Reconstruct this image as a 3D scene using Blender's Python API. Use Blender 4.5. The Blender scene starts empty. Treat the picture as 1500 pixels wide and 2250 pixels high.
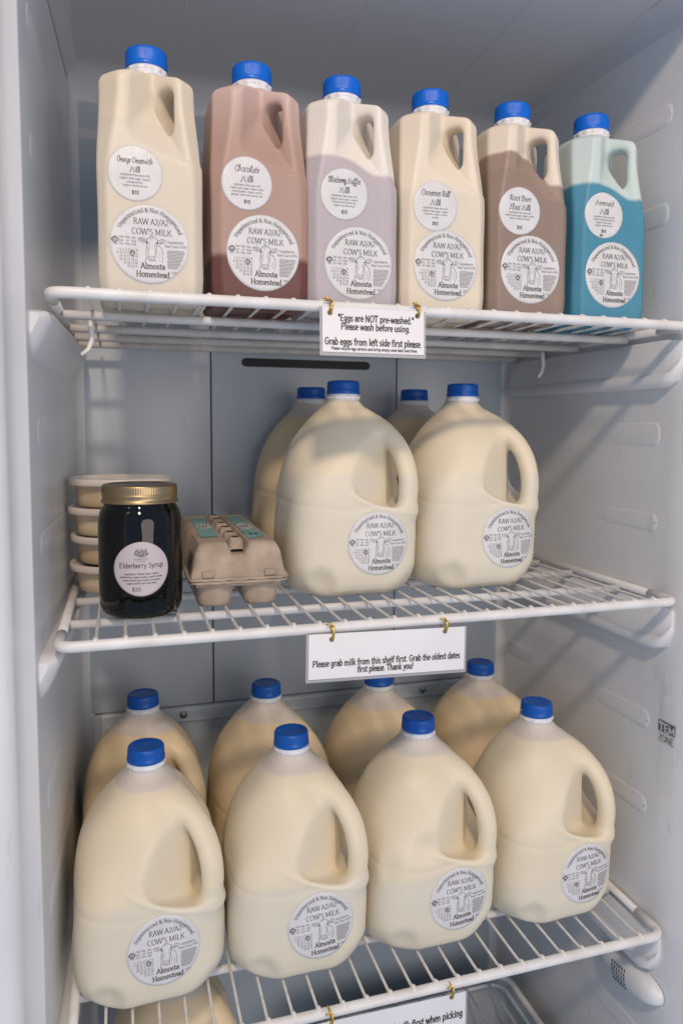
import bpy, bmesh, math, random
import numpy as np
from mathutils import Vector, Matrix
from mathutils.bvhtree import BVHTree

random.seed(7)
RNG = np.random.default_rng(7)
scene = bpy.context.scene
COL = scene.collection
D = bpy.data

# ------------------------------------------------------------------ camera
FPX, YAW, PITCH, ROLL, CYP = 1603.4, 0.2910, 0.0780, 0.0049, 1067.8
CAM = Vector((0.0597, -0.6977, 0.2005))
cyw, syw, cp, sp = math.cos(YAW), math.sin(YAW), math.cos(PITCH), math.sin(PITCH)
fwd = Vector((syw * cp, cyw * cp, -sp))
rgt = Vector((cyw, -syw, 0))
upv = rgt.cross(fwd)
cr, sr = math.cos(ROLL), math.sin(ROLL)
r2 = cr * rgt + sr * upv
u2 = -sr * rgt + cr * upv
cam_d = D.cameras.new('camera')
cam_d.sensor_fit = 'VERTICAL'
cam_d.sensor_height = 36.0
cam_d.lens = FPX / 2250 * 36.0
cam_d.shift_y = -(1125 - CYP) / 2250
cam_d.clip_start = 0.02
cam_d.clip_end = 200
cam_d.dof.use_dof = True
cam_d.dof.focus_distance = 0.77
cam_d.dof.aperture_fstop = 5.6
cam = D.objects.new('camera', cam_d)
COL.objects.link(cam)
m = Matrix((( r2.x, u2.x, -fwd.x, CAM.x), (r2.y, u2.y, -fwd.y, CAM.y), (r2.z, u2.z, -fwd.z, CAM.z), (0, 0, 0, 1)))
cam.matrix_world = m
scene.camera = cam

# ------------------------------------------------------------------ world and lights
w = D.worlds.new('World')
scene.world = w
w.use_nodes = True
nt = w.node_tree
bg = nt.nodes['Background']
bg.inputs['Color'].default_value = (0.55, 0.70, 0.96, 1)
bg.inputs['Strength'].default_value = 0.60

def area(name, loc, target, size, energy, color, shape='DISK', size_y=None):
    l = D.lights.new(name, 'AREA')
    l.shape = shape
    l.size = size
    if size_y: l.size_y = size_y
    l.energy = energy
    l.color = color
    o = D.objects.new(name, l)
    COL.objects.link(o)
    o.location = loc
    o.rotation_euler = (Vector(target) - Vector(loc)).to_track_quat('-Z', 'Y').to_euler()
    return o

area('ceiling_lamp', (-0.05, -1.50, 1.52), (0.35, 0.1, 0.0), 0.18, 22.5, (1.0, 0.78, 0.58))
area('window_light', (0.75, -1.9, 0.15), (0.3, 0.1, -0.1), 1.30, 15.0, (1.0, 0.87, 0.76))

vs = scene.view_settings
vs.view_transform = 'Standard'
vs.look = 'None'
vs.exposure = 0.0
vs.gamma = 1.0
scene.render.engine = 'CYCLES'
scene.cycles.max_bounces = 8
scene.cycles.diffuse_bounces = 4
scene.cycles.transmission_bounces = 8
scene.cycles.transparent_max_bounces = 8
scene.cycles.caustics_reflective = False
scene.cycles.caustics_refractive = False

# ------------------------------------------------------------------ helpers
def link(o, parent=None):
    COL.objects.link(o)
    if parent is not None:
        o.parent = parent
    return o

def thing(name, label, cat, loc=(0, 0, 0), rz=0.0, group=None):
    o = D.objects.new(name, None)
    o.empty_display_size = 0.02
    COL.objects.link(o)
    o.location = loc
    o.rotation_euler = (0, 0, rz)
    o['label'] = label
    o['category'] = cat
    if group: o['group'] = group
    return o

def mesh_from(name, V, F, mat=None, smooth=False):
    me = D.meshes.new(name)
    me.from_pydata([tuple(v) for v in V], [], [tuple(f) for f in F])
    me.update()
    if smooth:
        me.polygons.foreach_set('use_smooth', [True] * len(me.polygons))
    if mat: me.materials.append(mat)
    return me

def obj(name, me, parent=None, loc=None):
    o = D.objects.new(name, me)
    link(o, parent)
    if loc is not None: o.location = loc
    return o

class MB:
    """collects pieces in one bmesh-like list"""
    def __init__(s): s.V = []; s.F = []
    def add(s, V, F):
        b = len(s.V)
        s.V += [tuple(v) for v in V]
        s.F += [tuple(i + b for i in f) for f in F]
        return s
    def box(s, x0, x1, y0, y1, z0, z1):
        V = [(x0,y0,z0),(x1,y0,z0),(x1,y1,z0),(x0,y1,z0),(x0,y0,z1),(x1,y0,z1),(x1,y1,z1),(x0,y1,z1)]
        return s.add(V, [(3,2,1,0),(4,5,6,7),(0,1,5,4),(1,2,6,5),(2,3,7,6),(3,0,4,7)])
    def tube(s, pts, r, n=10, caps=True, flat=None):
        P = [Vector(p) for p in pts]
        rr = r if hasattr(r, '__len__') else [r] * len(P)
        T = []
        for i in range(len(P)):
            a = P[max(i-1, 0)]; b = P[min(i+1, len(P)-1)]
            T.append((b - a).normalized())
        ref = Vector((0, 0, 1))
        if abs(T[0].dot(ref)) > .95: ref = Vector((0, 1, 0))
        N = (ref - T[0] * ref.dot(T[0])).normalized()
        V = []; F = []
        for i, p in enumerate(P):
            N = (N - T[i] * N.dot(T[i])).normalized()
            B = T[i].cross(N)
            for k in range(n):
                a = 2 * math.pi * k / n
                V.append(p + (N * math.cos(a) * (flat or 1) + B * math.sin(a)) * rr[i])
        for i in range(len(P) - 1):
            for k in range(n):
                F.append((i*n+k, i*n+(k+1)%n, (i+1)*n+(k+1)%n, (i+1)*n+k))
        if caps:
            F.append(tuple(range(n))[::-1]); F.append(tuple((len(P)-1)*n + k for k in range(n)))
        return s.add(V, F)
    def lathe(s, prof, n=64, mod=None, cx=0, cy=0):
        V = []; F = []
        for j, (r, z) in enumerate(prof):
            for k in range(n):
                a = 2 * math.pi * k / n
                q = r + (mod(j, a) if mod else 0)
                V.append((cx + q * math.cos(a), cy + q * math.sin(a), z))
        for j in range(len(prof) - 1):
            for k in range(n):
                F.append((j*n+k, j*n+(k+1)%n, (j+1)*n+(k+1)%n, (j+1)*n+k))
        return s.add(V, F)
    def mesh(s, name, mat, smooth=True, angle=None):
        me = mesh_from(name, s.V, s.F, mat, smooth)
        if smooth and angle:
            sharp_by_angle(me, angle)
        return me

def sharp_by_angle(me, deg):
    bm = bmesh.new(); bm.from_mesh(me)
    bmesh.ops.remove_doubles(bm, verts=bm.verts, dist=1e-6)
    bmesh.ops.recalc_face_normals(bm, faces=bm.faces)
    th = math.radians(deg)
    for e in bm.edges:
        if len(e.link_faces) == 2 and e.calc_face_angle(0) > th:
            e.smooth = False
    bm.to_mesh(me); bm.free()

def bevel_mesh(me, w, seg=2, deg=30):
    bm = bmesh.new(); bm.from_mesh(me)
    bmesh.ops.remove_doubles(bm, verts=bm.verts, dist=1e-6)
    bmesh.ops.recalc_face_normals(bm, faces=bm.faces)
    ed = [e for e in bm.edges if len(e.link_faces) == 2 and e.calc_face_angle(0) > math.radians(deg)]
    bmesh.ops.bevel(bm, geom=ed, offset=w, segments=seg, affect='EDGES', profile=0.5)
    for f in bm.faces: f.smooth = True
    bm.to_mesh(me); bm.free()
    return me

# ------------------------------------------------------------------ materials
def mat(name, col, rough=.5, **kw):
    m = D.materials.new(name)
    m.use_nodes = True
    b = m.node_tree.nodes['Principled BSDF']
    b.inputs['Base Color'].default_value = (*col, 1)
    b.inputs['Roughness'].default_value = rough
    for k, v in kw.items():
        b.inputs[k.replace('_', ' ')].default_value = v
    return m

def nodes(m): return m.node_tree.nodes, m.node_tree.links, m.node_tree.nodes['Principled BSDF']

def add_noise_wear(m, c1, c2, scale=8, detail=4, bump=0.0, bscale=60, rough=None, lo=.35, hi=.7, stretch=None):
    N, L, b = nodes(m)
    tc = N.new('ShaderNodeTexCoord')
    src = tc.outputs['Object']
    if stretch:
        mp = N.new('ShaderNodeMapping'); mp.inputs['Scale'].default_value = stretch
        L.new(src, mp.inputs['Vector']); src = mp.outputs['Vector']
    n = N.new('ShaderNodeTexNoise'); n.inputs['Scale'].default_value = scale; n.inputs['Detail'].default_value = detail
    L.new(src, n.inputs['Vector'])
    r = N.new('ShaderNodeValToRGB')
    r.color_ramp.elements[0].position = lo; r.color_ramp.elements[1].position = hi
    r.color_ramp.elements[0].color = (*c1, 1); r.color_ramp.elements[1].color = (*c2, 1)
    L.new(n.outputs['Fac'], r.inputs['Fac']); L.new(r.outputs['Color'], b.inputs['Base Color'])
    if bump:
        n2 = N.new('ShaderNodeTexNoise'); n2.inputs['Scale'].default_value = bscale; n2.inputs['Detail'].default_value = 5
        L.new(tc.outputs['Object'], n2.inputs['Vector'])
        bp = N.new('ShaderNodeBump'); bp.inputs['Strength'].default_value = bump; bp.inputs['Distance'].default_value = .001
        L.new(n2.outputs['Fac'], bp.inputs['Height']); L.new(bp.outputs['Normal'], b.inputs['Normal'])
    if rough:
        mr = N.new('ShaderNodeMapRange'); mr.inputs['To Min'].default_value = rough[0]; mr.inputs['To Max'].default_value = rough[1]
        L.new(n.outputs['Fac'], mr.inputs['Value']); L.new(mr.outputs['Result'], b.inputs['Roughness'])
    return m

M = {}
M['liner'] = add_noise_wear(mat('white_liner_plastic', (.7, .7, .7), .32), (.66, .66, .67), (.74, .74, .74), 5, 5, .05, 25, (.25, .45))
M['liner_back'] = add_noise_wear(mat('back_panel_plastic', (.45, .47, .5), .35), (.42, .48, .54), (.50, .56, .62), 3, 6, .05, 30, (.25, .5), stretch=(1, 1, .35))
M['ceiling'] = add_noise_wear(mat('ceiling_plastic', (.3, .3, .3), .35), (.56, .57, .60), (.62, .63, .65), 3, 4, .03, 20, (.3, .5))
def add_scuffs(m, col, amt):
    N, L, b = nodes(m)
    old = b.inputs['Base Color'].links[0].from_socket
    tc = N.new('ShaderNodeTexCoord'); mp = N.new('ShaderNodeMapping'); mp.inputs['Rotation'].default_value = (.6, .2, .4); mp.inputs['Scale'].default_value = (14, 14, 3.2)
    L.new(tc.outputs['Object'], mp.inputs['Vector'])
    n = N.new('ShaderNodeTexNoise'); n.inputs['Scale'].default_value = 3.0; n.inputs['Detail'].default_value = 8; n.inputs['Roughness'].default_value = .72
    L.new(mp.outputs['Vector'], n.inputs['Vector'])
    r = N.new('ShaderNodeMapRange'); r.inputs['From Min'].default_value = .60; r.inputs['From Max'].default_value = .74; r.inputs['To Max'].default_value = amt
    L.new(n.outputs['Fac'], r.inputs['Value'])
    mx = N.new('ShaderNodeMix'); mx.data_type = 'RGBA'
    L.new(r.outputs['Result'], mx.inputs['Factor']); L.new(old, mx.inputs['A']); mx.inputs['B'].default_value = (*col, 1)
    L.new(mx.outputs['Result'], b.inputs['Base Color'])
add_scuffs(M['liner'], (.40, .40, .42), .5)
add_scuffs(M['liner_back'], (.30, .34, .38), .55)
M['wire'] = add_noise_wear(mat('white_coated_wire', (.75, .74, .73), .35), (.66, .63, .60), (.78, .77, .76), 30, 4, .15, 120, (.3, .5))
M['wire_thin'] = add_noise_wear(mat('white_coated_thin_wire', (.75, .74, .73), .35), (.52, .44, .36), (.78, .75, .71), 60, 5, .2, 160, (.3, .5), lo=.30, hi=.46)
M['paper'] = add_noise_wear(mat('sticker_paper', (.72, .71, .72), .5), (.62, .61, .615), (.69, .68, .68), 40, 3, .12, 60)
N_, L_n, b_ = nodes(M['paper'])
tcp = N_.new('ShaderNodeTexCoord'); mpp = N_.new('ShaderNodeMapping'); mpp.inputs['Scale'].default_value = (1, 1, .35); mpp.inputs['Rotation'].default_value = (.2, .9, .3)
L_n.new(tcp.outputs['Object'], mpp.inputs['Vector'])
np_ = N_.new('ShaderNodeTexNoise'); np_.inputs['Scale'].default_value = 75; np_.inputs['Detail'].default_value = 3; np_.inputs['Distortion'].default_value = 1.2
L_n.new(mpp.outputs['Vector'], np_.inputs['Vector'])
rp = N_.new('ShaderNodeMapRange'); rp.inputs['From Min'].default_value = .55; rp.inputs['From Max'].default_value = .62; L_n.new(np_.outputs['Fac'], rp.inputs['Value'])
bpp = N_.new('ShaderNodeBump'); bpp.inputs['Strength'].default_value = .35; bpp.inputs['Distance'].default_value = .0005
L_n.new(rp.outputs['Result'], bpp.inputs['Height']); L_n.new(bpp.outputs['Normal'], b_.inputs['Normal'])
b_.inputs['Roughness'].default_value = .38
M['ink'] = mat('black_ink', (.035, .03, .035), .5)
M['ink_soft'] = mat('grey_ink', (.16, .15, .15), .55)
M['ink_purple'] = mat('pen_ink', (.05, .04, .06), .5)
M['gold'] = mat('gold_foil_tie', (.75, .45, .07), .25, Metallic=1.0)
M['dark'] = mat('dark_slot', (.012, .014, .018), .6)
M['screw'] = mat('screw_metal', (.35, .36, .38), .35, Metallic=.9)

def cap_mat(name, c):
    m = mat(name, c, .32, Specular_IOR_Level=.4)
    b = m.node_tree.nodes['Principled BSDF']
    b.inputs['Subsurface Weight'].default_value = .15
    b.inputs['Subsurface Radius'].default_value = (.002, .003, .006)
    b.inputs['Subsurface Scale'].default_value = 1
    N, L, b = nodes(m)
    tc = N.new('ShaderNodeTexCoord'); n = N.new('ShaderNodeTexNoise'); n.inputs['Scale'].default_value = 90; n.inputs['Detail'].default_value = 6
    L.new(tc.outputs['Object'], n.inputs['Vector'])
    mr = N.new('ShaderNodeMapRange'); mr.inputs['To Min'].default_value = .22; mr.inputs['To Max'].default_value = .5
    L.new(n.outputs['Fac'], mr.inputs['Value']); L.new(mr.outputs['Result'], b.inputs['Roughness'])
    bp = N.new('ShaderNodeBump'); bp.inputs['Strength'].default_value = .12; bp.inputs['Distance'].default_value = .0006
    L.new(n.outputs['Fac'], bp.inputs['Height']); L.new(bp.outputs['Normal'], b.inputs['Normal'])
    return m
M['cap'] = cap_mat('blue_cap_plastic', (.0, .085, .40))
M['cap_bright'] = cap_mat('bright_blue_cap_plastic', (.0, .13, .62))
M['neck'] = mat('clear_neck_plastic', (.74, .75, .78), .25, Subsurface_Weight=.4, Subsurface_Scale=.004)

def milk_mat(name, stops, spots=None, tilt=0.0, sss=.45, radius=(1.0, .88, .70), rough=.46, wav=.004, film=None):
    """stops: list of (height, colour) bands from the bottom up: colour applies above that height."""
    m = D.materials.new(name); m.use_nodes = True
    N, L, b = nodes(m)
    tc = N.new('ShaderNodeTexCoord')
    sx = N.new('ShaderNodeSeparateXYZ'); L.new(tc.outputs['Object'], sx.inputs[0])
    n = N.new('ShaderNodeTexNoise'); n.inputs['Scale'].default_value = 22; n.inputs['Detail'].default_value = 4
    L.new(tc.outputs['Object'], n.inputs['Vector'])
    mm = N.new('ShaderNodeMath'); mm.operation = 'MULTIPLY_ADD'; mm.inputs[1].default_value = wav; mm.inputs[2].default_value = -wav / 2
    L.new(n.outputs['Fac'], mm.inputs[0])
    ad = N.new('ShaderNodeMath'); ad.operation = 'ADD'; L.new(sx.outputs['Z'], ad.inputs[0]); L.new(mm.outputs[0], ad.inputs[1])
    if tilt:   # the filled grip traps air, so the line dips there
        su = N.new('ShaderNodeMath'); su.operation = 'SUBTRACT'; L.new(sx.outputs['X'], su.inputs[0]); L.new(sx.outputs['Y'], su.inputs[1])
        mu = N.new('ShaderNodeMapRange'); mu.interpolation_type = 'SMOOTHSTEP'; mu.inputs['From Min'].default_value = .036; mu.inputs['From Max'].default_value = .072; mu.inputs['To Max'].default_value = tilt
        L.new(su.outputs[0], mu.inputs['Value'])
        a9 = N.new('ShaderNodeMath'); a9.operation = 'ADD'; L.new(ad.outputs[0], a9.inputs[0]); L.new(mu.outputs['Result'], a9.inputs[1]); ad = a9
    cur = None
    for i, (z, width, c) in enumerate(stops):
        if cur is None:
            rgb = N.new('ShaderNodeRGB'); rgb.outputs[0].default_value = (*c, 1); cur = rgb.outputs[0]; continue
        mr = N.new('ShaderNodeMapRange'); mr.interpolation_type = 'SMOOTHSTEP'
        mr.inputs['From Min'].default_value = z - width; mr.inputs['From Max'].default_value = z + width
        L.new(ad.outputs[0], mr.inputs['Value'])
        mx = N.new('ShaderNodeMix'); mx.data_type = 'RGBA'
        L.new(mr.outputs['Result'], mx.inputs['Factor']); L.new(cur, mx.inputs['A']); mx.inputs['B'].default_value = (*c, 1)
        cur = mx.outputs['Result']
    for (p, rad, c, amt) in (spots or []):
        vm = N.new('ShaderNodeVectorMath'); vm.operation = 'DISTANCE'; L.new(tc.outputs['Object'], vm.inputs[0]); vm.inputs[1].default_value = p
        n3 = N.new('ShaderNodeTexNoise'); n3.inputs['Scale'].default_value = 55; n3.inputs['Detail'].default_value = 5; L.new(tc.outputs['Object'], n3.inputs['Vector'])
        a2 = N.new('ShaderNodeMath'); a2.operation = 'MULTIPLY_ADD'; a2.inputs[1].default_value = rad * 1.6; L.new(n3.outputs['Fac'], a2.inputs[0]); L.new(vm.outputs['Value'], a2.inputs[2])
        mr = N.new('ShaderNodeMapRange'); mr.interpolation_type = 'SMOOTHSTEP'
        mr.inputs['From Min'].default_value = rad * 1.9; mr.inputs['From Max'].default_value = rad * 1.1
        mr.inputs['To Min'].default_value = 0; mr.inputs['To Max'].default_value = amt
        L.new(a2.outputs[0], mr.inputs['Value'])
        mx = N.new('ShaderNodeMix'); mx.data_type = 'RGBA'
        L.new(mr.outputs['Result'], mx.inputs['Factor']); L.new(cur, mx.inputs['A']); mx.inputs['B'].default_value = (*c, 1)
        cur = mx.outputs['Result']
    # faint mottling of the plastic
    n2 = N.new('ShaderNodeTexNoise'); n2.inputs['Scale'].default_value = 14; n2.inputs['Detail'].default_value = 6
    L.new(tc.outputs['Object'], n2.inputs['Vector'])
    hs = N.new('ShaderNodeHueSaturation'); mv = N.new('ShaderNodeMapRange'); mv.inputs['To Min'].default_value = .94; mv.inputs['To Max'].default_value = 1.06
    L.new(n2.outputs['Fac'], mv.inputs['Value']); L.new(mv.outputs['Result'], hs.inputs['Value']); L.new(cur, hs.inputs['Color'])
    L.new(hs.outputs['Color'], b.inputs['Base Color'])
    b.inputs['Roughness'].default_value = rough
    b.inputs['Subsurface Weight'].default_value = sss
    b.inputs['Subsurface Radius'].default_value = radius
    b.inputs['Subsurface Scale'].default_value = .010
    b.inputs['Specular IOR Level'].default_value = .36
    nb = N.new('ShaderNodeTexNoise'); nb.inputs['Scale'].default_value = 700; nb.inputs['Detail'].default_value = 2
    L.new(tc.outputs['Object'], nb.inputs['Vector'])
    nb2 = N.new('ShaderNodeTexNoise'); nb2.inputs['Scale'].default_value = 28; nb2.inputs['Detail'].default_value = 3
    L.new(tc.outputs['Object'], nb2.inputs['Vector'])
    bp = N.new('ShaderNodeBump'); bp.inputs['Strength'].default_value = .12; bp.inputs['Distance'].default_value = .0003
    L.new(nb.outputs['Fac'], bp.inputs['Height'])
    bp2 = N.new('ShaderNodeBump'); bp2.inputs['Strength'].default_value = .25; bp2.inputs['Distance'].default_value = .0022
    L.new(nb2.outputs['Fac'], bp2.inputs['Height']); L.new(bp.outputs['Normal'], bp2.inputs['Normal'])
    last = bp2.outputs['Normal']
    if film:
        # milk froth and droplets clinging above the fill line
        vo = N.new('ShaderNodeTexVoronoi'); vo.inputs['Scale'].default_value = 420
        L.new(tc.outputs['Object'], vo.inputs['Vector'])
        mk = N.new('ShaderNodeMapRange'); mk.inputs['From Min'].default_value = film; mk.inputs['From Max'].default_value = film + .006
        mk.inputs['To Max'].default_value = .55 if film > .195 else .18
        L.new(ad.outputs[0], mk.inputs['Value'])
        b3 = N.new('ShaderNodeBump'); b3.inputs['Distance'].default_value = .0008
        L.new(mk.outputs['Result'], b3.inputs['Strength']); L.new(vo.outputs['Distance'], b3.inputs['Height']); L.new(last, b3.inputs['Normal'])
        last = b3.outputs['Normal']
    L.new(last, b.inputs['Normal'])
    return m

# ------------------------------------------------------------------ stroke lettering
def l(*a): return [(a[i], a[i+1]) for i in range(0, len(a), 2)]
def e(cx, cy, rx, ry, a0, a1, n=None):
    n = n or max(4, int(abs(a1 - a0) / 22))
    return [(cx + rx * math.cos(math.radians(a0 + (a1 - a0) * i / n)), cy + ry * math.sin(math.radians(a0 + (a1 - a0) * i / n))) for i in range(n + 1)]
# glyph: (advance, strokes, serifs)
G = {
'A': (.68, [l(.04,0,.33,.7), l(.33,.7,.62,0), l(.15,.24,.51,.24)], [(.04,0),(.62,0)]),
'B': (.62, [l(.12,0,.12,.7), l(.12,.7,.3,.7)+e(.3,.53,.18,.17,90,-90)+l(.12,.36), l(.12,.36,.32,.36)+e(.32,.18,.2,.18,90,-90)+l(.12,0)], [(.08,0),(.08,.7)]),
'C': (.66, [e(.36,.35,.28,.36,48,312)], []),
'D': (.70, [l(.12,0,.12,.7), l(.12,.7,.28,.7)+e(.28,.35,.32,.35,90,-90)+l(.12,0)], [(.08,0),(.08,.7)]),
'E': (.58, [l(.12,0,.12,.7), l(.12,.7,.5,.7), l(.12,.36,.42,.36), l(.12,0,.52,0)], [(.08,0),(.08,.7)]),
'F': (.55, [l(.12,0,.12,.7), l(.12,.7,.5,.7), l(.12,.36,.42,.36)], [(.12,0),(.08,.7)]),
'G': (.70, [e(.37,.35,.29,.36,48,330)+l(.62,.32,.42,.32)], []),
'H': (.74, [l(.14,0,.14,.7), l(.6,0,.6,.7), l(.14,.36,.6,.36)], [(.14,0),(.14,.7),(.6,0),(.6,.7)]),
'I': (.34, [l(.17,0,.17,.7)], [(.17,0),(.17,.7)]),
'J': (.42, [l(.28,.7,.28,.12)+e(.16,.12,.12,.13,0,-150)], [(.28,.7)]),
'K': (.68, [l(.14,0,.14,.7), l(.58,.7,.15,.3), l(.28,.42,.62,0)], [(.14,0),(.14,.7),(.6,0),(.56,.7)]),
'L': (.56, [l(.12,.7,.12,0), l(.12,0,.52,0,.53,.14)], [(.12,.7),(.08,0)]),
'M': (.88, [l(.13,0,.13,.7), l(.13,.7,.43,.08), l(.43,.08,.74,.7), l(.74,.7,.74,0)], [(.13,0),(.09,.7),(.74,0),(.78,.7)]),
'N': (.74, [l(.13,0,.13,.7), l(.13,.7,.6,0), l(.6,0,.6,.7)], [(.13,0),(.6,.7),(.1,.7)]),
'O': (.74, [e(.37,.35,.29,.36,90,450)], []),
'P': (.60, [l(.12,0,.12,.7), l(.12,.7,.3,.7)+e(.3,.52,.21,.18,90,-90)+l(.12,.34)], [(.12,0),(.08,.7)]),
'R': (.68, [l(.12,0,.12,.7), l(.12,.7,.3,.7)+e(.3,.53,.2,.17,90,-90)+l(.12,.36), l(.32,.35,.6,0)], [(.12,0),(.08,.7),(.62,0)]),
'S': (.56, [e(.29,.53,.2,.17,35,270)+e(.28,.18,.21,.18,90,-145)], []),
'T': (.62, [l(.31,0,.31,.7), l(.05,.6,.05,.7,.57,.7,.57,.6)], [(.31,0)]),
'U': (.72, [l(.14,.7,.14,.22)+e(.36,.22,.22,.23,180,360)+l(.58,.7)], [(.14,.7),(.58,.7)]),
'W': (.96, [l(.04,.7,.25,0), l(.25,0,.48,.7), l(.48,.7,.71,0), l(.71,0,.92,.7)], [(.04,.7),(.92,.7)]),
'Y': (.64, [l(.04,.7,.32,.34), l(.6,.7,.32,.34), l(.32,.34,.32,0)], [(.32,0),(.06,.7),(.58,.7)]),
'Z': (.60, [l(.08,.7,.54,.7,.07,0,.56,0)], []),
'a': (.50, [e(.24,.33,.14,.15,155,0)+l(.38,.33,.38,.06,.46,.01), e(.22,.14,.15,.15,60,350)], []),
'b': (.54, [l(.11,.74,.11,0), e(.28,.23,.18,.24,150,-150)], [(.07,.74)]),
'c': (.45, [e(.26,.24,.19,.24,48,312)], []),
'd': (.55, [l(.42,.74,.42,0,.5,0), e(.25,.23,.18,.24,30,330)], [(.38,.74)]),
'e': (.48, [l(.08,.26,.42,.26)+e(.25,.24,.18,.24,5,315)], []),
'f': (.34, [l(.15,0,.15,.56)+e(.27,.58,.12,.14,180,50), l(.03,.46,.30,.46)], [(.15,0)]),
'g': (.52, [e(.24,.26,.16,.2,0,360), l(.40,.46,.40,-.06)+e(.24,-.06,.16,.15,0,-160)], []),
'h': (.57, [l(.12,0,.12,.74), e(.28,.28,.16,.2,160,0)+l(.44,0)], [(.12,0),(.08,.74),(.44,0)]),
'i': (.28, [l(.14,0,.14,.46), l(.14,.60,.14,.66)], [(.14,0),(.1,.46)]),
'j': (.28, [l(.16,.46,.16,-.08)+e(.06,-.08,.1,.1,0,-120), l(.16,.60,.16,.66)], []),
'k': (.53, [l(.12,0,.12,.74), l(.42,.46,.13,.2), l(.22,.27,.46,0)], [(.12,0),(.08,.74),(.46,0)]),
'l': (.28, [l(.14,0,.14,.74)], [(.14,0),(.1,.74)]),
'm': (.86, [l(.12,0,.12,.46), e(.27,.28,.15,.19,160,0)+l(.42,0), e(.58,.28,.15,.19,160,0)+l(.73,0)], [(.12,0),(.42,0),(.73,0),(.08,.46)]),
'n': (.57, [l(.12,0,.12,.46), e(.28,.28,.16,.19,160,0)+l(.44,0)], [(.12,0),(.08,.46),(.44,0)]),
'o': (.52, [e(.26,.235,.19,.24,90,450)], []),
'p': (.55, [l(.12,-.22,.12,.46), e(.29,.23,.18,.24,150,-150)], [(.12,-.22),(.08,.46)]),
'q': (.55, [l(.42,-.22,.42,.46), e(.25,.23,.18,.24,30,330)], [(.42,-.22)]),
'r': (.42, [l(.13,0,.13,.46), e(.28,.28,.15,.19,165,55)], [(.13,0),(.09,.46)]),
's': (.43, [e(.22,.35,.14,.12,35,270)+e(.21,.115,.15,.12,90,-145)], []),
't': (.35, [l(.16,.62,.16,.12)+e(.26,.12,.1,.12,180,290), l(.03,.46,.31,.46)], []),
'u': (.57, [l(.12,.46,.12,.18)+e(.28,.18,.16,.19,180,340), l(.44,.46,.44,0,.5,0)], [(.08,.46),(.40,.46)]),
'v': (.50, [l(.05,.46,.25,0), l(.25,0,.45,.46)], [(.05,.46),(.45,.46)]),
'w': (.74, [l(.05,.46,.21,0), l(.21,0,.37,.44), l(.37,.44,.53,0), l(.53,0,.69,.46)], [(.05,.46),(.69,.46)]),
'x': (.50, [l(.06,.46,.44,0), l(.44,.46,.06,0)], [(.06,0),(.44,0)]),
'y': (.52, [l(.07,.46,.27,.02), l(.46,.46,.24,-.1,.14,-.21,.05,-.2)], [(.07,.46),(.46,.46)]),
'z': (.46, [l(.07,.46,.4,.46,.06,0,.42,0)], []),
'0': (.54, [e(.27,.34,.18,.35,90,450)], []),
'1': (.46, [l(.1,.56,.25,.69,.25,0)], [(.25,0)]),
'2': (.54, [e(.26,.5,.19,.19,165,-25)+l(.07,0,.47,0)], []),
'3': (.52, [e(.24,.52,.17,.17,150,-80)+e(.23,.18,.2,.18,80,-155)], []),
'4': (.55, [l(.38,0,.38,.69,.05,.2,.5,.2)], []),
'5': (.52, [l(.44,.69,.13,.69,.1,.38)+e(.24,.22,.2,.22,110,-155)], []),
'6': (.54, [l(.4,.66,.2,.5,.1,.28)+e(.27,.2,.18,.2,170,-190)], []),
'7': (.50, [l(.07,.69,.46,.69,.2,0)], []),
'8': (.54, [e(.27,.52,.15,.16,-90,270), e(.27,.18,.19,.18,90,450)], []),
'9': (.54, [e(.27,.49,.18,.2,-10,350)+l(.45,.45,.34,.15,.14,.01)], []),
'/': (.40, [l(.02,-.08,.38,.76)], []),
"'": (.22, [l(.12,.74,.09,.52)], []),
'.': (.24, [l(.1,.02,.14,.02)], []),
',': (.24, [l(.13,.04,.08,-.1)], []),
':': (.26, [l(.11,.02,.15,.02), l(.11,.4,.15,.4)], []),
'!': (.28, [l(.15,.72,.13,.2), l(.11,.02,.14,.02)], []),
'*': (.36, [l(.18,.5,.18,.74), l(.08,.55,.28,.69), l(.28,.55,.08,.69)], []),
'-': (.34, [l(.05,.26,.29,.26)], []),
'$': (.54, [e(.27,.5,.17,.15,35,270)+e(.27,.19,.18,.16,90,-145), l(.27,-.08,.27,.78)], []),
'&': (.74, [l(.68,.4,.52,.12)+e(.28,.18,.21,.19,-30,-200)+l(.12,.32,.36,.46)+e(.3,.56,.12,.13,-40,220)+l(.2,.46,.66,0)], []),
' ': (.28, [], []),
}
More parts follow.
